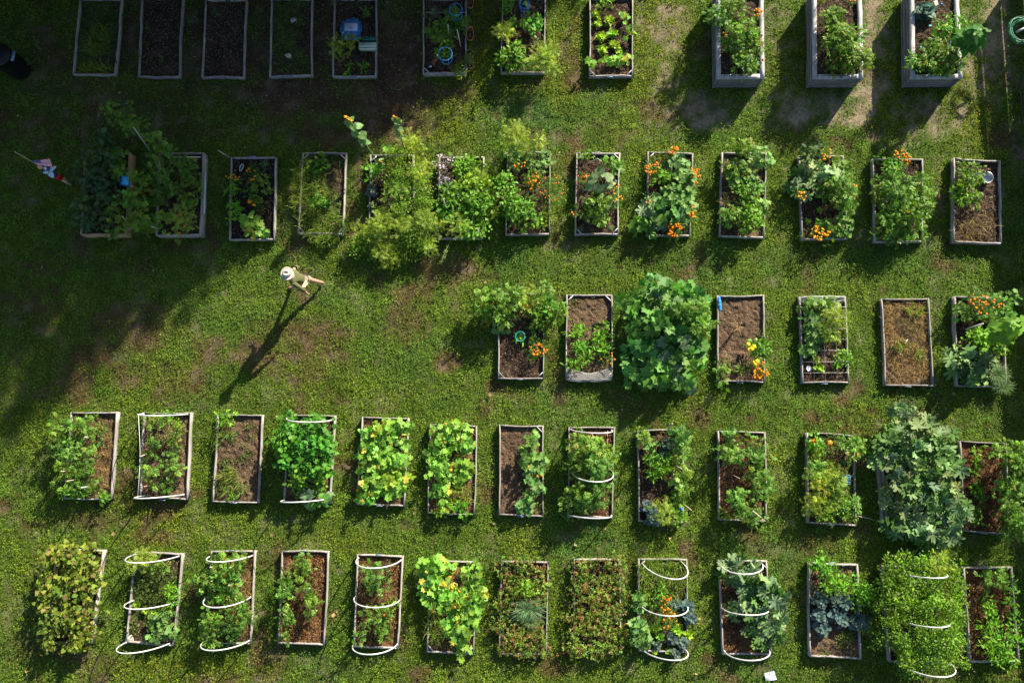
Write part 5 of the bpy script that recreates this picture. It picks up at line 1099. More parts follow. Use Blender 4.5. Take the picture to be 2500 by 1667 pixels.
MB().box((a[0], a[1], .19), (2 * hx - .018, 2 * hy - .03, .04), 0, (.05, .035, .025)).build('soil', SOIL, root)
rng = np.random.default_rng(3); m = 110
MB().inst(*T_LANCE, np.column_stack([a[0] + rng.normal(0, .05, m), a[1] + rng.normal(-.03, .12, m), rng.uniform(.24, .4, m)]), rng.uniform(0, 6.28, m), rng.normal(.2, .4, m), rng.normal(0, .4, m), rng.uniform(.06, .1, m), np.array((.2, .28, .06)) * rng.uniform(.5, 1.3, (m, 1))).build('foliage', LEAF, root)
# round black pot with pale mug
a = P3(1050, 162, .3); root = empty('black_pot', (a[0], a[1], .18), 'round black pot in the near left corner, sixth bed, top row', 'pot')
MB().lathe([(.085, .16), (.11, .30), (.118, .30), (.105, .295), (.095, .24)], (a[0], a[1], 0), 20, (.012, .013, .015)).build('pot', PAINT, root, smooth=True)
mb = MB().box((a[0] + .01, a[1] - .01, .28), (.08, .045, .04), .4, (.5, .55, .6)); single(mb, 'pale_stone', STONE, 'pale bluish stone lying inside the round black pot', 'stone', a)
# blue pot bit behind 3,1
a = P3(1260, 742, .3); root = empty('blue_pot', (a[0], a[1], .1), 'dark blue pot among leaves at the far end, first bed, middle row', 'pot')
MB().lathe([(.07, .1), (.095, .3), (.102, .3), (.09, .295), (.08, .25)], (a[0], a[1], 0), 20, (.01, .06, .22)).build('pot', PAINT, root, smooth=True)

# stones in 1,4
def stone(px, py, z, s, col, label, seed, flat=.5):
    a = P3(px, py, z); rng = np.random.default_rng(seed); mb = MB(); n = 7
    ang = np.sort(rng.uniform(0, 6.28, n) * .3 + np.arange(n) * 6.28 / n * .9); r_ = rng.uniform(.75, 1.15, n)
    V = []
    for zz, f in ((-.02, .95), (.35 * flat, 1.0), (.75 * flat, .82)):
        for k in range(n): V.append((a[0] + s * r_[k] * f * math.cos(ang[k]), a[1] + s * .8 * r_[k] * f * math.sin(ang[k]), z + s * (zz + rng.uniform(-.03, .03))))
    V.append((a[0] + .05 * s, a[1], z + s * flat * .85))
    F = [(i * n + k, i * n + (k + 1) % n, (i + 1) * n + (k + 1) % n, (i + 1) * n + k) for i in range(2) for k in range(n)] + [(2 * n + k, 2 * n + (k + 1) % n, 3 * n) for k in range(n)]
    single(mb.add(V, F, col), 'stone', STONE, label, 'stone', a, 'stones in the beds')
stone(716, 50, .1, .11, (.30, .27, .25), 'larger brown-grey flat stone, upper stone on the fourth bed, top row', 1)
stone(705, 137, .1, .12, (.46, .41, .33), 'pale cream flat stone, lower stone on the fourth bed, top row', 2, .35)
stone(317, 1558, .1, .14, (.42, .40, .34), 'pale stone in the near left corner of the second bed, bottom row', 3)
stone(2421, 575, .12, .06, (.6, .5, .36), 'small tan stone near the near right corner, thirteenth bed, second row', 4)

# blue lid with paper label, cream and green box (bed 1,5)
a = P3(856, 68, .3); a0 = np.array([a[0], a[1], .12]); root = empty('storage_tote_lid', a0, 'blue plastic lid with a lettered paper label in the fifth bed, top row', 'lid')
BL_ = (.008, .13, .36)
mb = MB().box((a[0], a[1], .22), (.56, .46, .05), -.02, BL_); mb.box((a[0], a[1] - .03, .252), (.50, .36, .016), -.02, BL_)
mb.box((a[0] + .03, a[1] + .26, .23), (.34, .08, .04), -.02, BL_); mb.box((a[0] + .06, a[1] + .30, .235), (.10, .08, .03), .2, BL_)
mb.box((a[0] - .0, a[1] - .28, .22), (.50, .10, .04), -.02, BL_); mb.build('lid', PAINT, root)
MB().box((a[0] - .012, a[1] - .215, .262), (.16, .045, .03), -.02, (.004, .03, .09)).build('handle', PAINT, root)
for s in (-1, 1): MB().box((a[0] + s * .29, a[1] + .02, .225), (.05, .22, .05), -.02, BL_).build('latch', PAINT, root)
lb = MB().box((a[0], a[1] + .04, .2635), (.38, .25, .006), -.02, (.42, .47, .62)).build('label_card', PAINT, root)
MB().box((a[0] - .235, a[1] - .13, .264), (.06, .05, .006), -.02, (.5, .55, .6)).build('sticker', PAINT, root)
GL = {'B': ["110", "101", "110", "101", "110"], 'e': ["000", "111", "110", "100", "111"], 'j': ["001", "000", "001", "001", "110"]}
mb = MB()
for i, ch in enumerate('Beej'):
    for ry_, row in enumerate(GL[ch]):
        for rx_, b_ in enumerate(row):
            if b_ == '1': mb.box((a[0] - .045 + i * .036 + rx_ * .0085, a[1] + .03 - ry_ * .0095, .2685), (.0085, .0095, .003), 0, (.02, .02, .03))
o = mb.build('lettering', PAINT, lb)
a = P3(897, 104, .35); root = empty('storage_box', (a[0], a[1], .12), 'open cream box with dark green lid resting on the right board, fifth bed, top row', 'box')
cg = (.40, .50, .42); dg = (.004, .075, .065)
mb = MB().box((a[0] + .0, a[1] - .08, .33), (.50, .16, .03), -.02, cg); mb.box((a[0], a[1] - .17, .27), (.50, .05, .15), -.02, cg, .96); mb.box((a[0] + .0, a[1] - .08, .27), (.46, .13, .09), -.02, cg)
mb.build('tub', PAINT, root)
mb = MB().box((a[0], a[1] - .08, .349), (.38, .035, .008), -.02, (.30, .40, .34)); mb.build('rib', PAINT, root)
mb = MB().box((a[0], a[1] + .10, .34), (.52, .16, .04), -.02, dg); mb.box((a[0], a[1] + .035, .30), (.50, .03, .12), -.02, dg); mb.box((a[0], a[1] + .1, .365), (.44, .10, .014), -.02, dg)
mb.build('lid', PAINT, root)

# blue bag in 3,4
a = P3(1758, 742, .18); rng = np.random.default_rng(4); mb = MB(); V = []; cols = []; n = 10; m = 12
for i in range(m):
    t = i / (m - 1); rr_ = .055 * (math.sin(math.pi * min(max(t, .04), .97)) ** .35) * (1 + .15 * math.sin(i * 2.1))
    for k in range(n):
        q = 2 * math.pi * k / n; f = 1 + rng.uniform(-.12, .12)
        V.append((a[0] + .02 * (1 - t) * -1 + rr_ * f * math.cos(q), a[1] + .21 - .42 * t, .16 + rr_ * .8 * f * math.sin(q))); cols.append((.65, .75, .85) if rng.random() < .2 and 3 < i < 9 else (.015, .22, .62))
F = [(i * n + k, i * n + (k + 1) % n, (i + 1) * n + (k + 1) % n, (i + 1) * n + k) for i in range(m - 1) for k in range(n)] + [tuple(range(n))[::-1], tuple((m - 1) * n + k for k in range(n))]
single(mb.add(V, F, np.array(cols)), 'plastic_bag', PAINT, 'shiny blue and white bag in the far left corner, fourth bed, middle row', 'bag', a, smooth=True)
# metal bowl
a = P3(2411, 433, .28); root = empty('metal_bowl', (a[0], a[1], .16), 'round shiny metal bowl in the thirteenth bed, second row', 'bowl')
MB().lathe([(.085, .17), (.125, .22), (.148, .285), (.158, .288), (.146, .275), (.12, .215), (.08, .18), (.0, .178)], (a[0], a[1], 0), 32, caps=False).build('bowl', METAL, root, smooth=True)
# white lid & tag, blue ball, red ball, glass jar, cups
a = P3(1974, 900, .14); MBL = MB().lathe([(.0, .0), (.068, .0), (.07, .012), (.058, .016), (.055, .010), (.02, .010), (.015, .016), (0, .016)], a, 24, (.55, .62, .72), caps=False)
single(MBL, 'round_lid', PAINT, 'small round white lid on the soil near the left board, fifth bed, middle row', 'lid', a)
def ball(px, py, z, r_, col, label, name, m_=PAINT, cat='ball'):
    a = P3(px, py, z); prof = [(max(.001, r_ * math.sin(t)), -r_ * math.cos(t)) for t in np.linspace(.05, 3.09, 10)]
    return single(MB().lathe(prof, a, 16, col), name, m_, label, cat, a, smooth=True)
ball(1662, 1242, .22, .05, (.01, .16, .65), 'bright blue ball by the right board, ninth bed, fourth row', 'blue_ball')
ball(1862, 147, .70, .036, (.6, .03, .03), 'red tomato lying on the right rim of the first tall box', 'fallen_tomato', cat='tomato')
ball(2298, 11, .68, .034, (.02, .22, .5), 'small blue ball near the top, third tall box', 'blue_ball')
a = P3(590, 410, .2)
mb = MB(); pts = [(a[0] + .045 * math.cos(t) * (1 + .1 * math.sin(t)), a[1] + .105 * math.sin(t), .22) for t in np.linspace(0, 6.283, 21)]
pts = [(x_ * 1.0 + (y_ - a[1]) * .25, y_, z_) for x_, y_, z_ in pts]; mb.tube(pts, .008, 5, (.6, .65, .66), cap=False)
mb.add([(p[0], p[1], .21) for p in pts[:-1]], [tuple(range(20))], (.05, .07, .075)); single(mb, 'glass_dish', PAINT, 'small oblong glass dish with bright rim, third bed, second row', 'dish', a)
def scrap(px, py, z, sx, sy, col, label, name, cat, yaw=0, m_=PAINT):
    a = P3(px, py, z); rng = np.random.default_rng(int(px)); V = []
    for j in range(5):
        for i in range(5): V.append(((i / 4 - .5) * sx * (1 + rng.uniform(-.05, .05)), (j / 4 - .5) * sy * (1 + rng.uniform(-.05, .05)), .004 + .02 * min(sx, sy) / .2 * rng.random() * 2))
    V = np.array(V); c_, s_ = math.cos(yaw), math.sin(yaw); V = np.column_stack([V[:, 0] * c_ - V[:, 1] * s_, V[:, 0] * s_ + V[:, 1] * c_, V[:, 2]]) + a
    F = [(j * 5 + i, j * 5 + i + 1, j * 5 + i + 6, j * 5 + i + 5) for j in range(4) for i in range(4)]
    return single(MB().add(V, F, col), name, m_, label, cat, a)
scrap(1880, 1649, .03, .28, .22, (.58, .64, .85), 'crumpled white paper lying on the grass at the bottom edge', 'paper_sheet', 'paper', .2)
scrap(1238, 935, .06, .001, .001, (.5, .5, .5), 'x', 'x', 'x') if 0 else None
scrap(2250, 118, .7, .10, .07, (.05, .33, .55), 'light blue torn plastic scrap on the soil, third tall box', 'plastic_scrap', 'plastic scrap', -.4)
scrap(2271, 63, .7, .07, .04, (.05, .5, .45), 'turquoise plastic scrap below the cabbage, third tall box', 'plastic_scrap', 'plastic scrap', .3)
scrap(2285, 8, .7, .10, .14, (.55, .5, .42), 'pale crumpled wrapper beside the cabbage, third tall box', 'wrapper', 'wrapper', .3)
scrap(2213, 833, .14, .14, .03, (.6, .58, .55), 'white torn strip on the straw, sixth bed, middle row', 'paper_strip', 'paper', 1.0)
scrap(2173, 582, .2, .06, .12, (.35, .45, .62), 'small blue garden figure by the near board, twelfth bed, second row', 'garden_trowel', 'trowel', .5)
bd = BEDINFO[(2, 12)]; scrap(2204, 571, .22, .24, .07, (.55, .42, .26), 'pale wooden plaque near the near board, twelfth bed, second row', 'wooden_plaque', 'plaque', 0)
# white toothed strip along the right board of 2,2
bd = BEDINFO[(2, 2)]; a = P3(502, 422, .55); b = P3(499, 522, .55); mb = MB()
mb.tube([a, b], .011, 5, (.55, .65, .75))
for t in np.linspace(.03, .97, 20): p = a * (1 - t) + b * t; mb.tube([p, p + [-.055, 0, 0]], .005, 4, (.40, .52, .62))
mb.tube([a + [-.055, 0, 0], b + [-.055, 0, 0]], .006, 4, (.02, .10, .12)); single(mb, 'plastic_trellis', STEM, 'narrow pale toothed trellis strip along the right board, second bed, second row', 'trellis', a)
# loose boards by 4,12
p0, p1 = unp(2141, 1095, .2), unp(2157, 1287, .2); mb = MB(); u_ = np.array([1., .03])
board(mb, p0, p1, u_, .10, .13, col=(.30, .26, .24)); single(mb, 'loose_board', WOOD, 'broad weathered board lying along the left side, twelfth bed, fourth row', 'board', (*p0, 0))
# small tags at the lawn: fallen leaves
lf = None; rt2 = np.random.default_rng(17)
LV = [(42, 285), (104, 406), (1404, 1328), (1556, 577), (1591, 604), (1892, 652), (472, 115), (293, 225), (2425, 770), (1189, 688), (1553, 1329), (1633, 1315), (821, 1498), (823, 1495), (936, 1348), (1037, 1240), (1050, 1262), (1015, 1255), (304, 1233), (278, 1300), (477, 1315), (664, 1303), (676, 1018), (1199, 966), (1480, 1287), (1524, 1001), (2335, 964), (2186, 958), (1930, 1332), (2455, 1040), (1946, 1008), (1707, 1508), (1712, 1517), (1637, 1635), (1700, 1645), (760, 1640), (740, 1590), (62, 1640), (100, 655), (58, 555), (380, 660), (630, 610), (900, 1480), (1240, 1050), (830, 1070), (1370, 370), (1440, 95), (2030, 1290), (1205, 1275), (1500, 1318)]
lm = None
for i, (px, py) in enumerate(LV):
    a = P3(px + rt2.uniform(-4, 4), py, .055)
    if lm is None:
        mb = MB().add(*[T_LOBE[0] * [.11, .08, .1], T_LOBE[1]], (.42, .30, .16)); o = mb.build('fallen_leaf', LEAF, origin=(0, 0, 0)); lm = o.data
    else: o = bpy.data.objects.new('fallen_leaf', lm); C.objects.link(o)
    o.location = [float(v) for v in a]; o.rotation_euler = (rt2.normal(0, .3), rt2.normal(0, .3), rt2.uniform(0, 6)); s_ = rt2.uniform(.5, 1.15); o.scale = (s_, s_, s_)
    bk = min(BEDINFO, key=lambda k_: np.hypot(*(BEDINFO[k_]['cen'] - a[:2]))); dd_ = a[:2] - BEDINFO[bk]['cen']
    sd_ = ('beyond the far end of' if dd_[1] > 1.2 else 'before the near end of' if dd_[1] < -1.2 else 'left of' if dd_[0] < 0 else 'right of')
    for pre in ('dry tan leaf', 'smaller dry leaf', 'curled dry leaf', 'pale dry leaf'):
        lb_ = '%s on the lawn %s the %s' % (pre, sd_, bed_name(*bk))
        if lb_ not in USED: break
    USED[lb_] = 1
    tag(o, lb_, 'fallen leaf', 'dry leaves scattered on the lawn')

# ================================================================ things at the left: whirligig post, flag, bird box, drum
base = P3(176, 450, 0); bx_, by_ = base[0], base[1]
root = empty('wooden_whirligig', base, 'wooden post with red and blue sleeves topped by a blue and white spinner', 'whirligig')
MB().box((bx_, by_, .35), (.09, .09, .70), .4, (.42, .33, .24)).build('post', WOOD, root)
MB().lathe([(.085, .58), (.085, .82)], (bx_, by_, 0), 14, (.50, .008, .006)).build('red_sleeve', PAINT, root)
MB().lathe([(.083, .82), (.08, 1.02)], (bx_, by_, 0), 14, (.02, .055, .17)).build('blue_sleeve', PAINT, root)
mb = MB()
for i, (dx, dy, z, r_, cc2) in enumerate(((0, 0, 1.10, .07, (.5, .58, .68)), (.02, .04, 1.17, .05, (.02, .05, .2)), (-.03, -.03, 1.22, .07, (.5, .58, .68)), (.03, .0, 1.27, .045, (.02, .05, .2)), (-.01, .02, 1.33, .075, (.5, .58, .68)), (0, -.05, 1.37, .05, (.02, .03, .08)), (0, .06, 1.40, .05, (.02, .03, .08)))):
    mb.lathe([(max(.001, r_ * math.sin(t)), -r_ * math.cos(t)) for t in np.linspace(.05, 3.09, 8)], (bx_ + dx, by_ + dy, z), 12, cc2)
mb.build('spinner_body', PAINT, root, smooth=True)
for q in (.55, -.95):
    L_ = .24; mb = MB(); V = []
    for t in np.linspace(0, 1, 7):
        wdt = .02 + .05 * math.sin(math.pi * min(1, t * .9 + .1)) ; cx_ = bx_ + L_ * t * math.cos(q) + .03; cy_ = by_ + L_ * t * math.sin(q)
        V += [(cx_ - wdt * math.sin(q), cy_ + wdt * math.cos(q), 1.17), (cx_ + wdt * math.sin(q), cy_ - wdt * math.cos(q), 1.20), (cx_ + wdt * math.sin(q), cy_ - wdt * math.cos(q), 1.185), (cx_ - wdt * math.sin(q), cy_ + wdt * math.cos(q), 1.155)]
    F = [(4 * i + k, 4 * i + (k + 1) % 4, 4 * i + 4 + (k + 1) % 4, 4 * i + 4 + k) for i in range(6) for k in range(4)] + [(3, 2, 1, 0), (24, 25, 26, 27)]
    mb.add(V, F, (.50, .60, .72)).build('blade', PAINT, root)
mb = MB().lathe([(.05, 1.44), (.062, 1.48), (.05, 1.53), (.02, 1.56)], (bx_ - .02, by_, 0), 12, (.50, .28, .14)); mb.build('wooden_cap', PAINT, root, smooth=True)
MB().tube([(bx_ - .02, by_ + .03, 1.5), (bx_ - .10, by_ + .08, 2.0), (bx_ - .16, by_ + .12, 2.35)], .008, 5, (.5, .42, .28)).build('flag_stick', STEM, root)
# flag : canton + stripes modelled as separate faces in one cloth, 4 corners from the photo
zf = 2.0
c4 = [P3(80, 393, zf + .12), P3(121, 387, zf), P3(127.5, 408, zf - .12), P3(90, 403.5, zf + .02)]
root = empty('small_flag', (bx_ - .1, by_ + .08, zf), 'small striped flag with starry blue canton flying from the wooden post', 'flag')
mb = MB(); nS = 13; nU = 12
def fp(u, v):
    p = (c4[0] * (1 - u) + c4[1] * u) * (1 - v) + (c4[3] * (1 - u) + c4[2] * u) * v
    return p + [0, 0, .012 * math.sin(u * 9 + v * 3)]
for side in (0, .004):
    for j in range(nS):
        for i in range(nU):
            can = i < 5 and j < 7
            cl = (.02, .035, .16) if can else ((.45, .02, .05) if j % 2 == 0 else (.62, .55, .66))
            q_ = [fp(i / nU, j / nS), fp((i + 1) / nU, j / nS), fp((i + 1) / nU, (j + 1) / nS), fp(i / nU, (j + 1) / nS)]
            mb.add([p_ + [0, 0, -side] for p_ in q_], [(0, 1, 2, 3)], cl)
mb.build('flag_cloth', CLOTH, root)
mb = MB()
for j in range(5):
    for i in range(6 if j % 2 == 0 else 5):
        p = fp((i + (.5 if j % 2 == 0 else 1)) / 6 * 5 / nU, (j + .5) / 5 * 7 / nS) + [0, 0, .004]
        V = [(p[0] + .007 * (1 if k % 2 == 0 else .42) * math.cos(k * math.pi / 5), p[1] + .007 * (1 if k % 2 == 0 else .42) * math.sin(k * math.pi / 5), p[2]) for k in range(10)]
        mb.add(V, [tuple(range(10))], (.7, .7, .75))
mb.build('stars', CLOTH, root)

# bird box on a post
top = P3(300, 441, 1.35); bb = np.array([top[0], top[1], 0])
root = empty('bird_box', bb, 'bright blue bird box on a wooden post between the first two beds, second row', 'bird box')
MB().box((bb[0], bb[1], .55), (.07, .07, 1.1), .1, (.45, .24, .08)).build('post', WOOD, root)
MB().box((bb[0], bb[1], 1.2), (.15, .17, .22), 0, (.01, .20, .48)).build('box', PAINT, root)
mb = MB(); W_, D_ = .125, .115; z0, z1 = 1.29, 1.41; cx_, cy_ = bb[0], bb[1]
for s, cl in ((1, (.012, .27, .62)), (-1, (.006, .03, .09))):  # left slope coloured dark navy for its shaded side, right slope bright
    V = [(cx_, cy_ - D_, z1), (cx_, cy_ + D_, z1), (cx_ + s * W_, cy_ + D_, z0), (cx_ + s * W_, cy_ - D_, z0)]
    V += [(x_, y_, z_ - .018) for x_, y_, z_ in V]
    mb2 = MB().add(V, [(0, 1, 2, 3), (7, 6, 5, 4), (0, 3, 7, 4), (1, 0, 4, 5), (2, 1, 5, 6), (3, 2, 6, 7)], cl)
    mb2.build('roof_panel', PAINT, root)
mb = MB().add([(cx_ + .022 * math.cos(t), cy_ - .0865, 1.22 + .022 * math.sin(t)) for t in np.linspace(0, 6.0, 12)], [tuple(range(12))], (.005, .005, .01)); mb.build('entrance_hole', PAINT, root)
p = P3(312, 447, 1.1)
for (x0, y0, x1, y1) in ((315, 440, 323, 455), (312, 455, 325, 459)):
    pass
single(MB().tube([P3(316, 441, 1.1), P3(319, 447, 1.05), P3(318, 453, 1.0), P3(325, 459, .9)], .012, 6, (.55, .55, .6)), 'white_tie', STEM, 'loose white tie hanging beside the blue bird box', 'tie', p)

# dark drum at the left edge
a = P3(-4, 133, 1.0); root = empty('black_drum', (a[0], a[1], 0), 'big round black drum cut off by the left edge', 'drum')
MB().lathe([(.30, 0), (.33, .1), (.335, .5), (.33, .95), (.345, .96), (.345, 1.0), (.32, 1.02), (.1, 1.05), (.0, 1.05)], (a[0], a[1], 0), 32, (.006, .006, .008), caps=False).build('drum_body', PAINT, root, smooth=True)
MB().box((a[0] + .385, a[1] - .02, .93), (.075, .30, .05), -.12, (.16, .22, .32)).build('side_handle', PAINT, root)

# ================================================================ fence and hose at the right edge
fx = 14.16
root = empty('board_fence', (fx, 4, 0), 'dark horizontal board fence along the right edge', 'fence')
for z0, z1 in ((.03, .26), (.262, .52), (.545, .78), (.782, 1.02), (1.035, 1.2)):
    mb = MB()
    for k in range(5):
        y0, y1 = 13.5 - k * 4.0 + .01, 13.5 - (k + 1) * 4.0 - .01
        board(mb, (fx, y0), (fx, y1), (1., 0.), .025, z1 + RNG.normal(0, .006), z0, (.13, .11, .10), 10)
    mb.build('rail_board', WOOD, root)
for k in range(11):
    MB().box((fx + .072, 13.45 - k * 2.0, .62), (.09, .09, 1.24), 0, (.12, .10, .09)).build('post', WOOD, root)
c0 = P3(2492, 75, .95); root = empty('garden_hose', c0, 'coiled green garden hose hanging at the right edge', 'hose')
mb = MB()
for k in range(7):
    r_ = .40 - .02 * k
    off = RNG.normal(0, .015, 2)
    mb.tube([(c0[0] + off[0] + r_ * .82 * math.cos(t), c0[1] + off[1] + r_ * math.sin(t), .93 + .02 * k % .06 + .03 * math.sin(t * 2 + k)) for t in np.linspace(0, 2 * math.pi, 33)], .011, 6, (.01, .17, .075), cap=False)
mb.build('hose_coil', PAINT, root, smooth=True)
MB().tube([c0 + [-.12, -.05, 0], c0 + [.2, .12, .0]], .03, 8, (.35, .37, .38)).build('nozzle', PAINT, root)
MB().tube([P3(2492, 190, .02), P3(2494, 215, .03), P3(2497, 250, .03), P3(2498, 300, .02)], .02, 6, (.33, .17, .10)).build  # placeholder for a thin fallen branch below
pts = [P3(2490, 190, .04), P3(2491, 215, .05), P3(2495, 250, .05), P3(2497, 300, .04)]
single(MB().tube(pts, [.014, .02, .018, .012], 6, (.28, .15, .09)), 'fallen_branch', BARK, 'thin brown branch lying on the grass along the right edge', 'branch', pts[0])

# ================================================================ trees beyond the frame that shade the left side
def tree(x, y, h, rad, shape='cone', dens=1.0, seed=0, lab='tree'):
    rng = np.random.default_rng(seed)
    root = empty('tall_tree', (x, y, 0), lab, 'tree', 'trees standing beyond the garden')
    MB().tube([(x, y, -.2), (x + .1, y, h * .5), (x, y, h * .93)], [.09 + h * .018, .06 + h * .01, .03], 8).build('trunk', BARK, root)
    mb = MB()
    for k in range(int(h * 2.2)):
        z = h * (.18 + .75 * k / (h * 2.2)); q = k * 2.4; f = rad * (1 - z / h) * .8 + .2 if shape == 'cone' else rad * .7
        mb.tube([(x, y, z), (x + f * math.cos(q), y + f * math.sin(q), z + .15 * f)], [.05, .02], 4, cap=False)
    mb.build('limbs', BARK, root)
    n = int(dens * h * rad * 260)
    t = (1 - rng.random(n) ** .55) if shape == 'cone' else rng.random(n); z = h * (.08 + .92 * t)
    R_ = rad * ((1 - t * .93) ** .8 if shape == 'cone' else np.sqrt(np.clip(1 - (1.7 * t - .85) ** 2, .05, 1)))
    q = rng.uniform(0, 6.28, n); rr_ = R_ * np.abs(rng.normal(0, .62, n)) * (1 + .22 * np.sin(q * 3 + z * 2.1) + .1 * np.sin(q * 7 + z * 5))
    pos = np.column_stack([x + rr_ * np.cos(q), y + rr_ * np.sin(q), z])
    col = np.array((.04, .075, .02)) * rng.uniform(.6, 1.4, (n, 1))
    L_ = rng.uniform(.16, .34, n)
    MB().inst(*T_TRI, pos, rng.uniform(0, 6.28, n), rng.normal(0, .6, n), rng.normal(0, .8, n), L_, col).build('crown', LEAF, root)
TREES = [(3.4, 17.3, 2.7, 1.4, 'shortest sapling-like tree at the right end of the row'), (2.3, 17.2, 4.2, 1.8, 'second shortest tree of the row'), (.7, 17.2, 5.6, 2.1, 'third shortest tree of the row'), (-1.1, 17.4, 8.0, 2.7, 'low tree left of the three shortest'),
 (-2.9, 17.2, 9.6, 3.0, 'middling tree at the centre of the row'), (-4.8, 18, 11.0, 3.4, 'tall tree left of centre in the row'), (-7.2, 17.6, 12.0, 3.6, 'tall tree nearer the left of the row'), (-9.6, 18.2, 13.0, 3.8, 'very tall tree beside the tallest'),
 (-12.5, 17.5, 13.8, 4.0, 'tallest pair, right tree'), (-16, 17, 14, 4.2, 'tallest pair, left tree'), (-20, 16, 14, 4, 'wide tree at the left end of the row'), (-24, 8, 10, 3.4, 'lone tree far off to the left')]
for i, (x_, y_, h_, r_, lb_) in enumerate(TREES):
    tree(x_, y_, h_, r_, 'cone', 2.2 if i in (3, 4, 5) else 1.8 if i < 7 else 1.3, 200 + i, 'dark evergreen beyond the garden, ' + lb_)
tree(21.5, 8.0, 7.0, 2.6, 'round', .45, 300, 'thin round tree beyond the fence on the right')  # unseen round tree added so dappled shade falls at the right
tree(20.5, 2.0, 5.5, 2.2, 'round', .5, 301, 'small round tree beyond the fence, lower right')  # second unseen tree, added to darken the lower right corner

# ================================================================ the walking gardener
def skin_obj(name, nodes, edges, material, parent, levels=2, root_i=0):
    me = bpy.data.meshes.new(name)
    o0 = org(parent)
    me.from_pydata([[a - b for a, b in zip(p[:3], o0)] for p in nodes], edges, [])
    o = bpy.data.objects.new(name, me); C.objects.link(o); o.parent = parent
    ORG[o.name] = tuple(o0)
    sk = o.modifiers.new('skin', 'SKIN'); sk.use_smooth_shade = True
    for i, p in enumerate(nodes):
        r_ = p[3]; me.skin_vertices[0].data[i].radius = (r_, p[4] if len(p) > 4 else r_)
        me.skin_vertices[0].data[i].use_root = (i == root_i)
    sb = o.modifiers.new('sub', 'SUBSURF'); sb.levels = levels; sb.render_levels = levels
    me.materials.append(material)
    return o
gx_, gy_ = -6.40, 4.22
def W(x_, y_, z_, *r_): return (gx_ + x_, gy_ + y_, z_, *r_)
person = empty('person', (gx_, gy_, 0), 'person in a cream wide-brimmed hat and olive shirt walking left across the lawn', 'person')
N_ = [W(.04, 0, .93, .13, .11), W(.03, 0, 1.08, .12, .10), W(-.01, 0, 1.24, .13, .10), W(-.05, 0, 1.40, .10, .09), W(-.075, 0, 1.50, .052), W(-.10, 0, 1.58, .075, .07), W(-.105, 0, 1.68, .085, .08),
      # left leg forward (front foot)
      W(.03, -.09, .88, .085), W(-.22, -.075, .50, .058), W(-.44, -.06, .12, .038), W(-.57, -.05, .05, .032),
      # right leg back
      W(.06, .09, .88, .085), W(.20, .075, .50, .066), W(.42, .07, .15, .042), W(.37, .07, .04, .03),
      # left arm swinging back
      W(-.04, -.18, 1.41, .055), W(.12, -.29, 1.20, .042), W(.20, -.36, .98, .028), W(.22, -.38, .91, .026, .02),
      # right arm bent
      W(-.04, .18, 1.41, .055), W(.02, .30, 1.18, .042), W(-.20, .26, 1.08, .028), W(-.28, .23, 1.07, .026, .02),
      W(-.19, 0, 1.655, .016)]
E_ = [(0, 1), (1, 2), (2, 3), (3, 4), (4, 5), (5, 6), (0, 7), (7, 8), (8, 9), (9, 10), (0, 11), (11, 12), (12, 13), (13, 14), (3, 15), (15, 16), (16, 17), (17, 18), (3, 19), (19, 20), (20, 21), (21, 22), (6, 23)]
for hand, fwd, sd in ((18, np.array((.03, -.02, -.09)), np.array((.02, 0, 0))), (22, np.array((-.085, -.01, -.02)), np.array((0, .02, 0)))):
    b0 = np.array(N_[hand][:3])
    for k in range(4):
        l = (.8, 1.0, .95, .75)[k]; s_ = b0 + sd * (k - 1.5); i0 = len(N_)
        N_.append((*(s_ + fwd * .45 * l), .0095)); N_.append((*(s_ + fwd * .85 * l + [0, 0, -.012]), .0085))
        E_ += [(hand, i0), (i0, i0 + 1)]
    i0 = len(N_); N_.append((*(b0 + sd * -2.2 + fwd * .15), .0105)); N_.append((*(b0 + sd * -2.6 + fwd * .45), .009)); E_ += [(hand, i0), (i0, i0 + 1)]
skin_obj('body', N_, E_, SKIN, person)
def cm(name, c): 
    m = mat(name, base=c, rough=.9, spec=.1, noise=[(16, .7, 1.2)], bump=[(14, .02)]); return m
skin_obj('shirt', [W(.05, 0, .90, .165, .135), W(.04, 0, 1.05, .15, .125), W(-.005, 0, 1.24, .155, .125), W(-.05, 0, 1.41, .12, .11), W(-.065, 0, 1.47, .07),
    W(-.04, -.18, 1.42, .078), W(.05, -.25, 1.30, .072), W(.13, -.30, 1.18, .064), W(.19, -.352, 1.01, .05),
    W(-.04, .18, 1.42, .078), W(.0, .25, 1.29, .072), W(.01, .30, 1.18, .064), W(-.06, .29, 1.13, .056)],
    [(0, 1), (1, 2), (2, 3), (3, 4), (3, 5), (5, 6), (6, 7), (7, 8), (3, 9), (9, 10), (10, 11), (11, 12)], cm('olive_cloth', (.105, .115, .05)), person)
skin_obj('shorts', [W(.05, 0, .93, .15, .13), W(.03, -.09, .86, .105), W(-.10, -.085, .68, .095), W(-.17, -.08, .57, .09), W(.07, .09, .86, .105), W(.14, .082, .68, .095), W(.18, .078, .57, .09)],
    [(0, 1), (1, 2), (2, 3), (0, 4), (4, 5), (5, 6)], cm('beige_cloth', (.40, .32, .24)), person)
for pts_ in ([W(-.42, -.06, .08, .045), W(-.50, -.055, .055, .045, .035), W(-.60, -.05, .045, .035, .028)], [W(.44, .07, .13, .042), W(.41, .07, .07, .042, .036), W(.34, .07, .035, .036, .03)]):
    skin_obj('shoe', pts_, [(0, 1), (1, 2)], cm('shoe_leather', (.32, .16, .12)), person, 1)
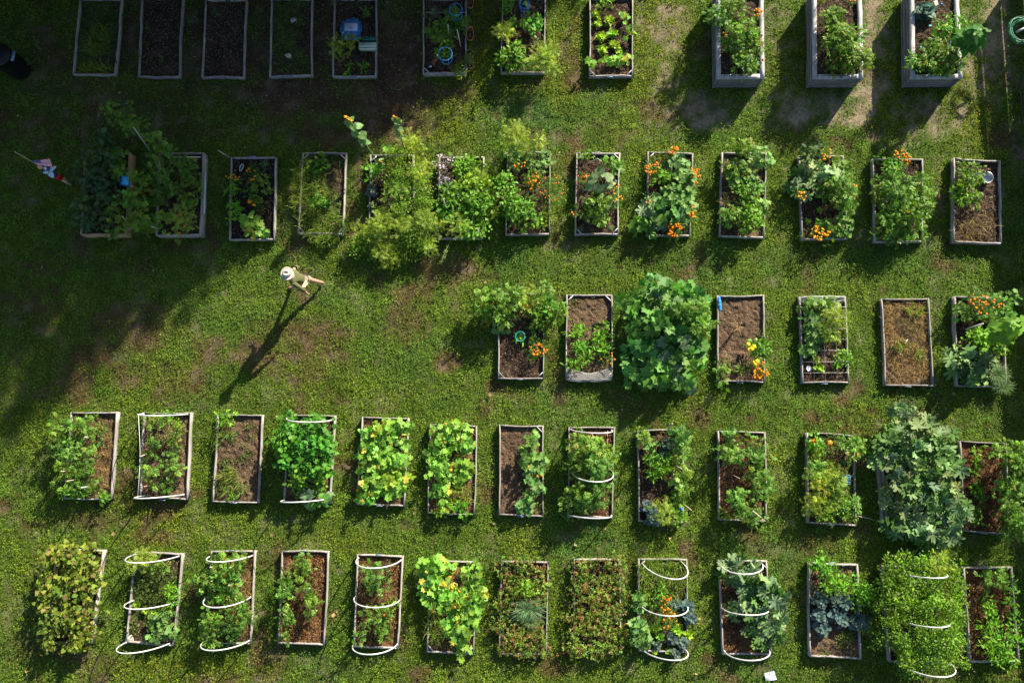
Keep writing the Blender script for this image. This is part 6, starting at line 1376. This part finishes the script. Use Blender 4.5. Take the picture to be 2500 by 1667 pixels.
hair = MB().lathe([(.088, 1.60), (.098, 1.66), (.094, 1.72), (.07, 1.77)], (gx_ - .095, gy_, 0), 16, (.16, .12, .09)); hair.build('hair', CLOTH, person, smooth=True)
face = MB()
for s in (-1, 1):
    face.lathe([(.001, -.011), (.010, 0), (.001, .011)], (gx_ - .182, gy_ + s * .032, 1.675), 8, (.05, .04, .03))
face.box((gx_ - .183, gy_, 1.61), (.012, .045, .008), 0, (.3, .1, .09)); face.build('face', PAINT, person)
# wide-brimmed hat (pinched crown, band)
hat = bpy.data.objects.new('hat', None)
hx_, hy_, hz_ = gx_ - .10, gy_, 1.735
n = 40; V = []; prof = [(.098, -.02, 0), (.155, -.012, 0), (.175, .002, 0), (.176, .008, 0), (.155, -.003, 0), (.104, -.008, 0), (.100, .0, 0), (.094, .05, 0), (.088, .088, 1), (.062, .100, 1), (.032, .082, 1), (.005, .070, 1)]
for r_, z, pinch in prof:
    for k in range(n):
        q = 2 * math.pi * k / n; ex = 1.12 if r_ < .12 else 1.0; ey = .88 if r_ < .12 else 1.0
        zz = z + (.018 * math.cos(2 * q) * -1 if r_ > .15 else 0)
        if pinch: zz += -.028 * max(0, math.cos(q + math.pi)) * (r_ / .09) + .012 * abs(math.sin(q)) * (r_ / .09)
        V.append((hx_ + r_ * ex * math.cos(q), hy_ + r_ * ey * math.sin(q), hz_ + zz))
F = [(i * n + k, i * n + (k + 1) % n, (i + 1) * n + (k + 1) % n, (i + 1) * n + k) for i in range(len(prof) - 1) for k in range(n)] + [tuple((len(prof) - 1) * n + k for k in range(n))]
hat_o = MB().add(V, F, (.56, .49, .41)).build('hat', mat('straw_weave', attr=True, rough=.85, noise=[(90, .9, 1.06)]), person, smooth=True)
MB().lathe([(.106, .0), (.103, .022), (.098, .022)], (hx_, hy_, hz_), 32, (.40, .30, .22), 1.11, .88, caps=False).build('hat_band', CLOTH, hat_o, smooth=True)
if bpy.data.objects.get('hat') and bpy.data.objects['hat'].type == 'EMPTY': bpy.data.objects.remove(bpy.data.objects['hat'])
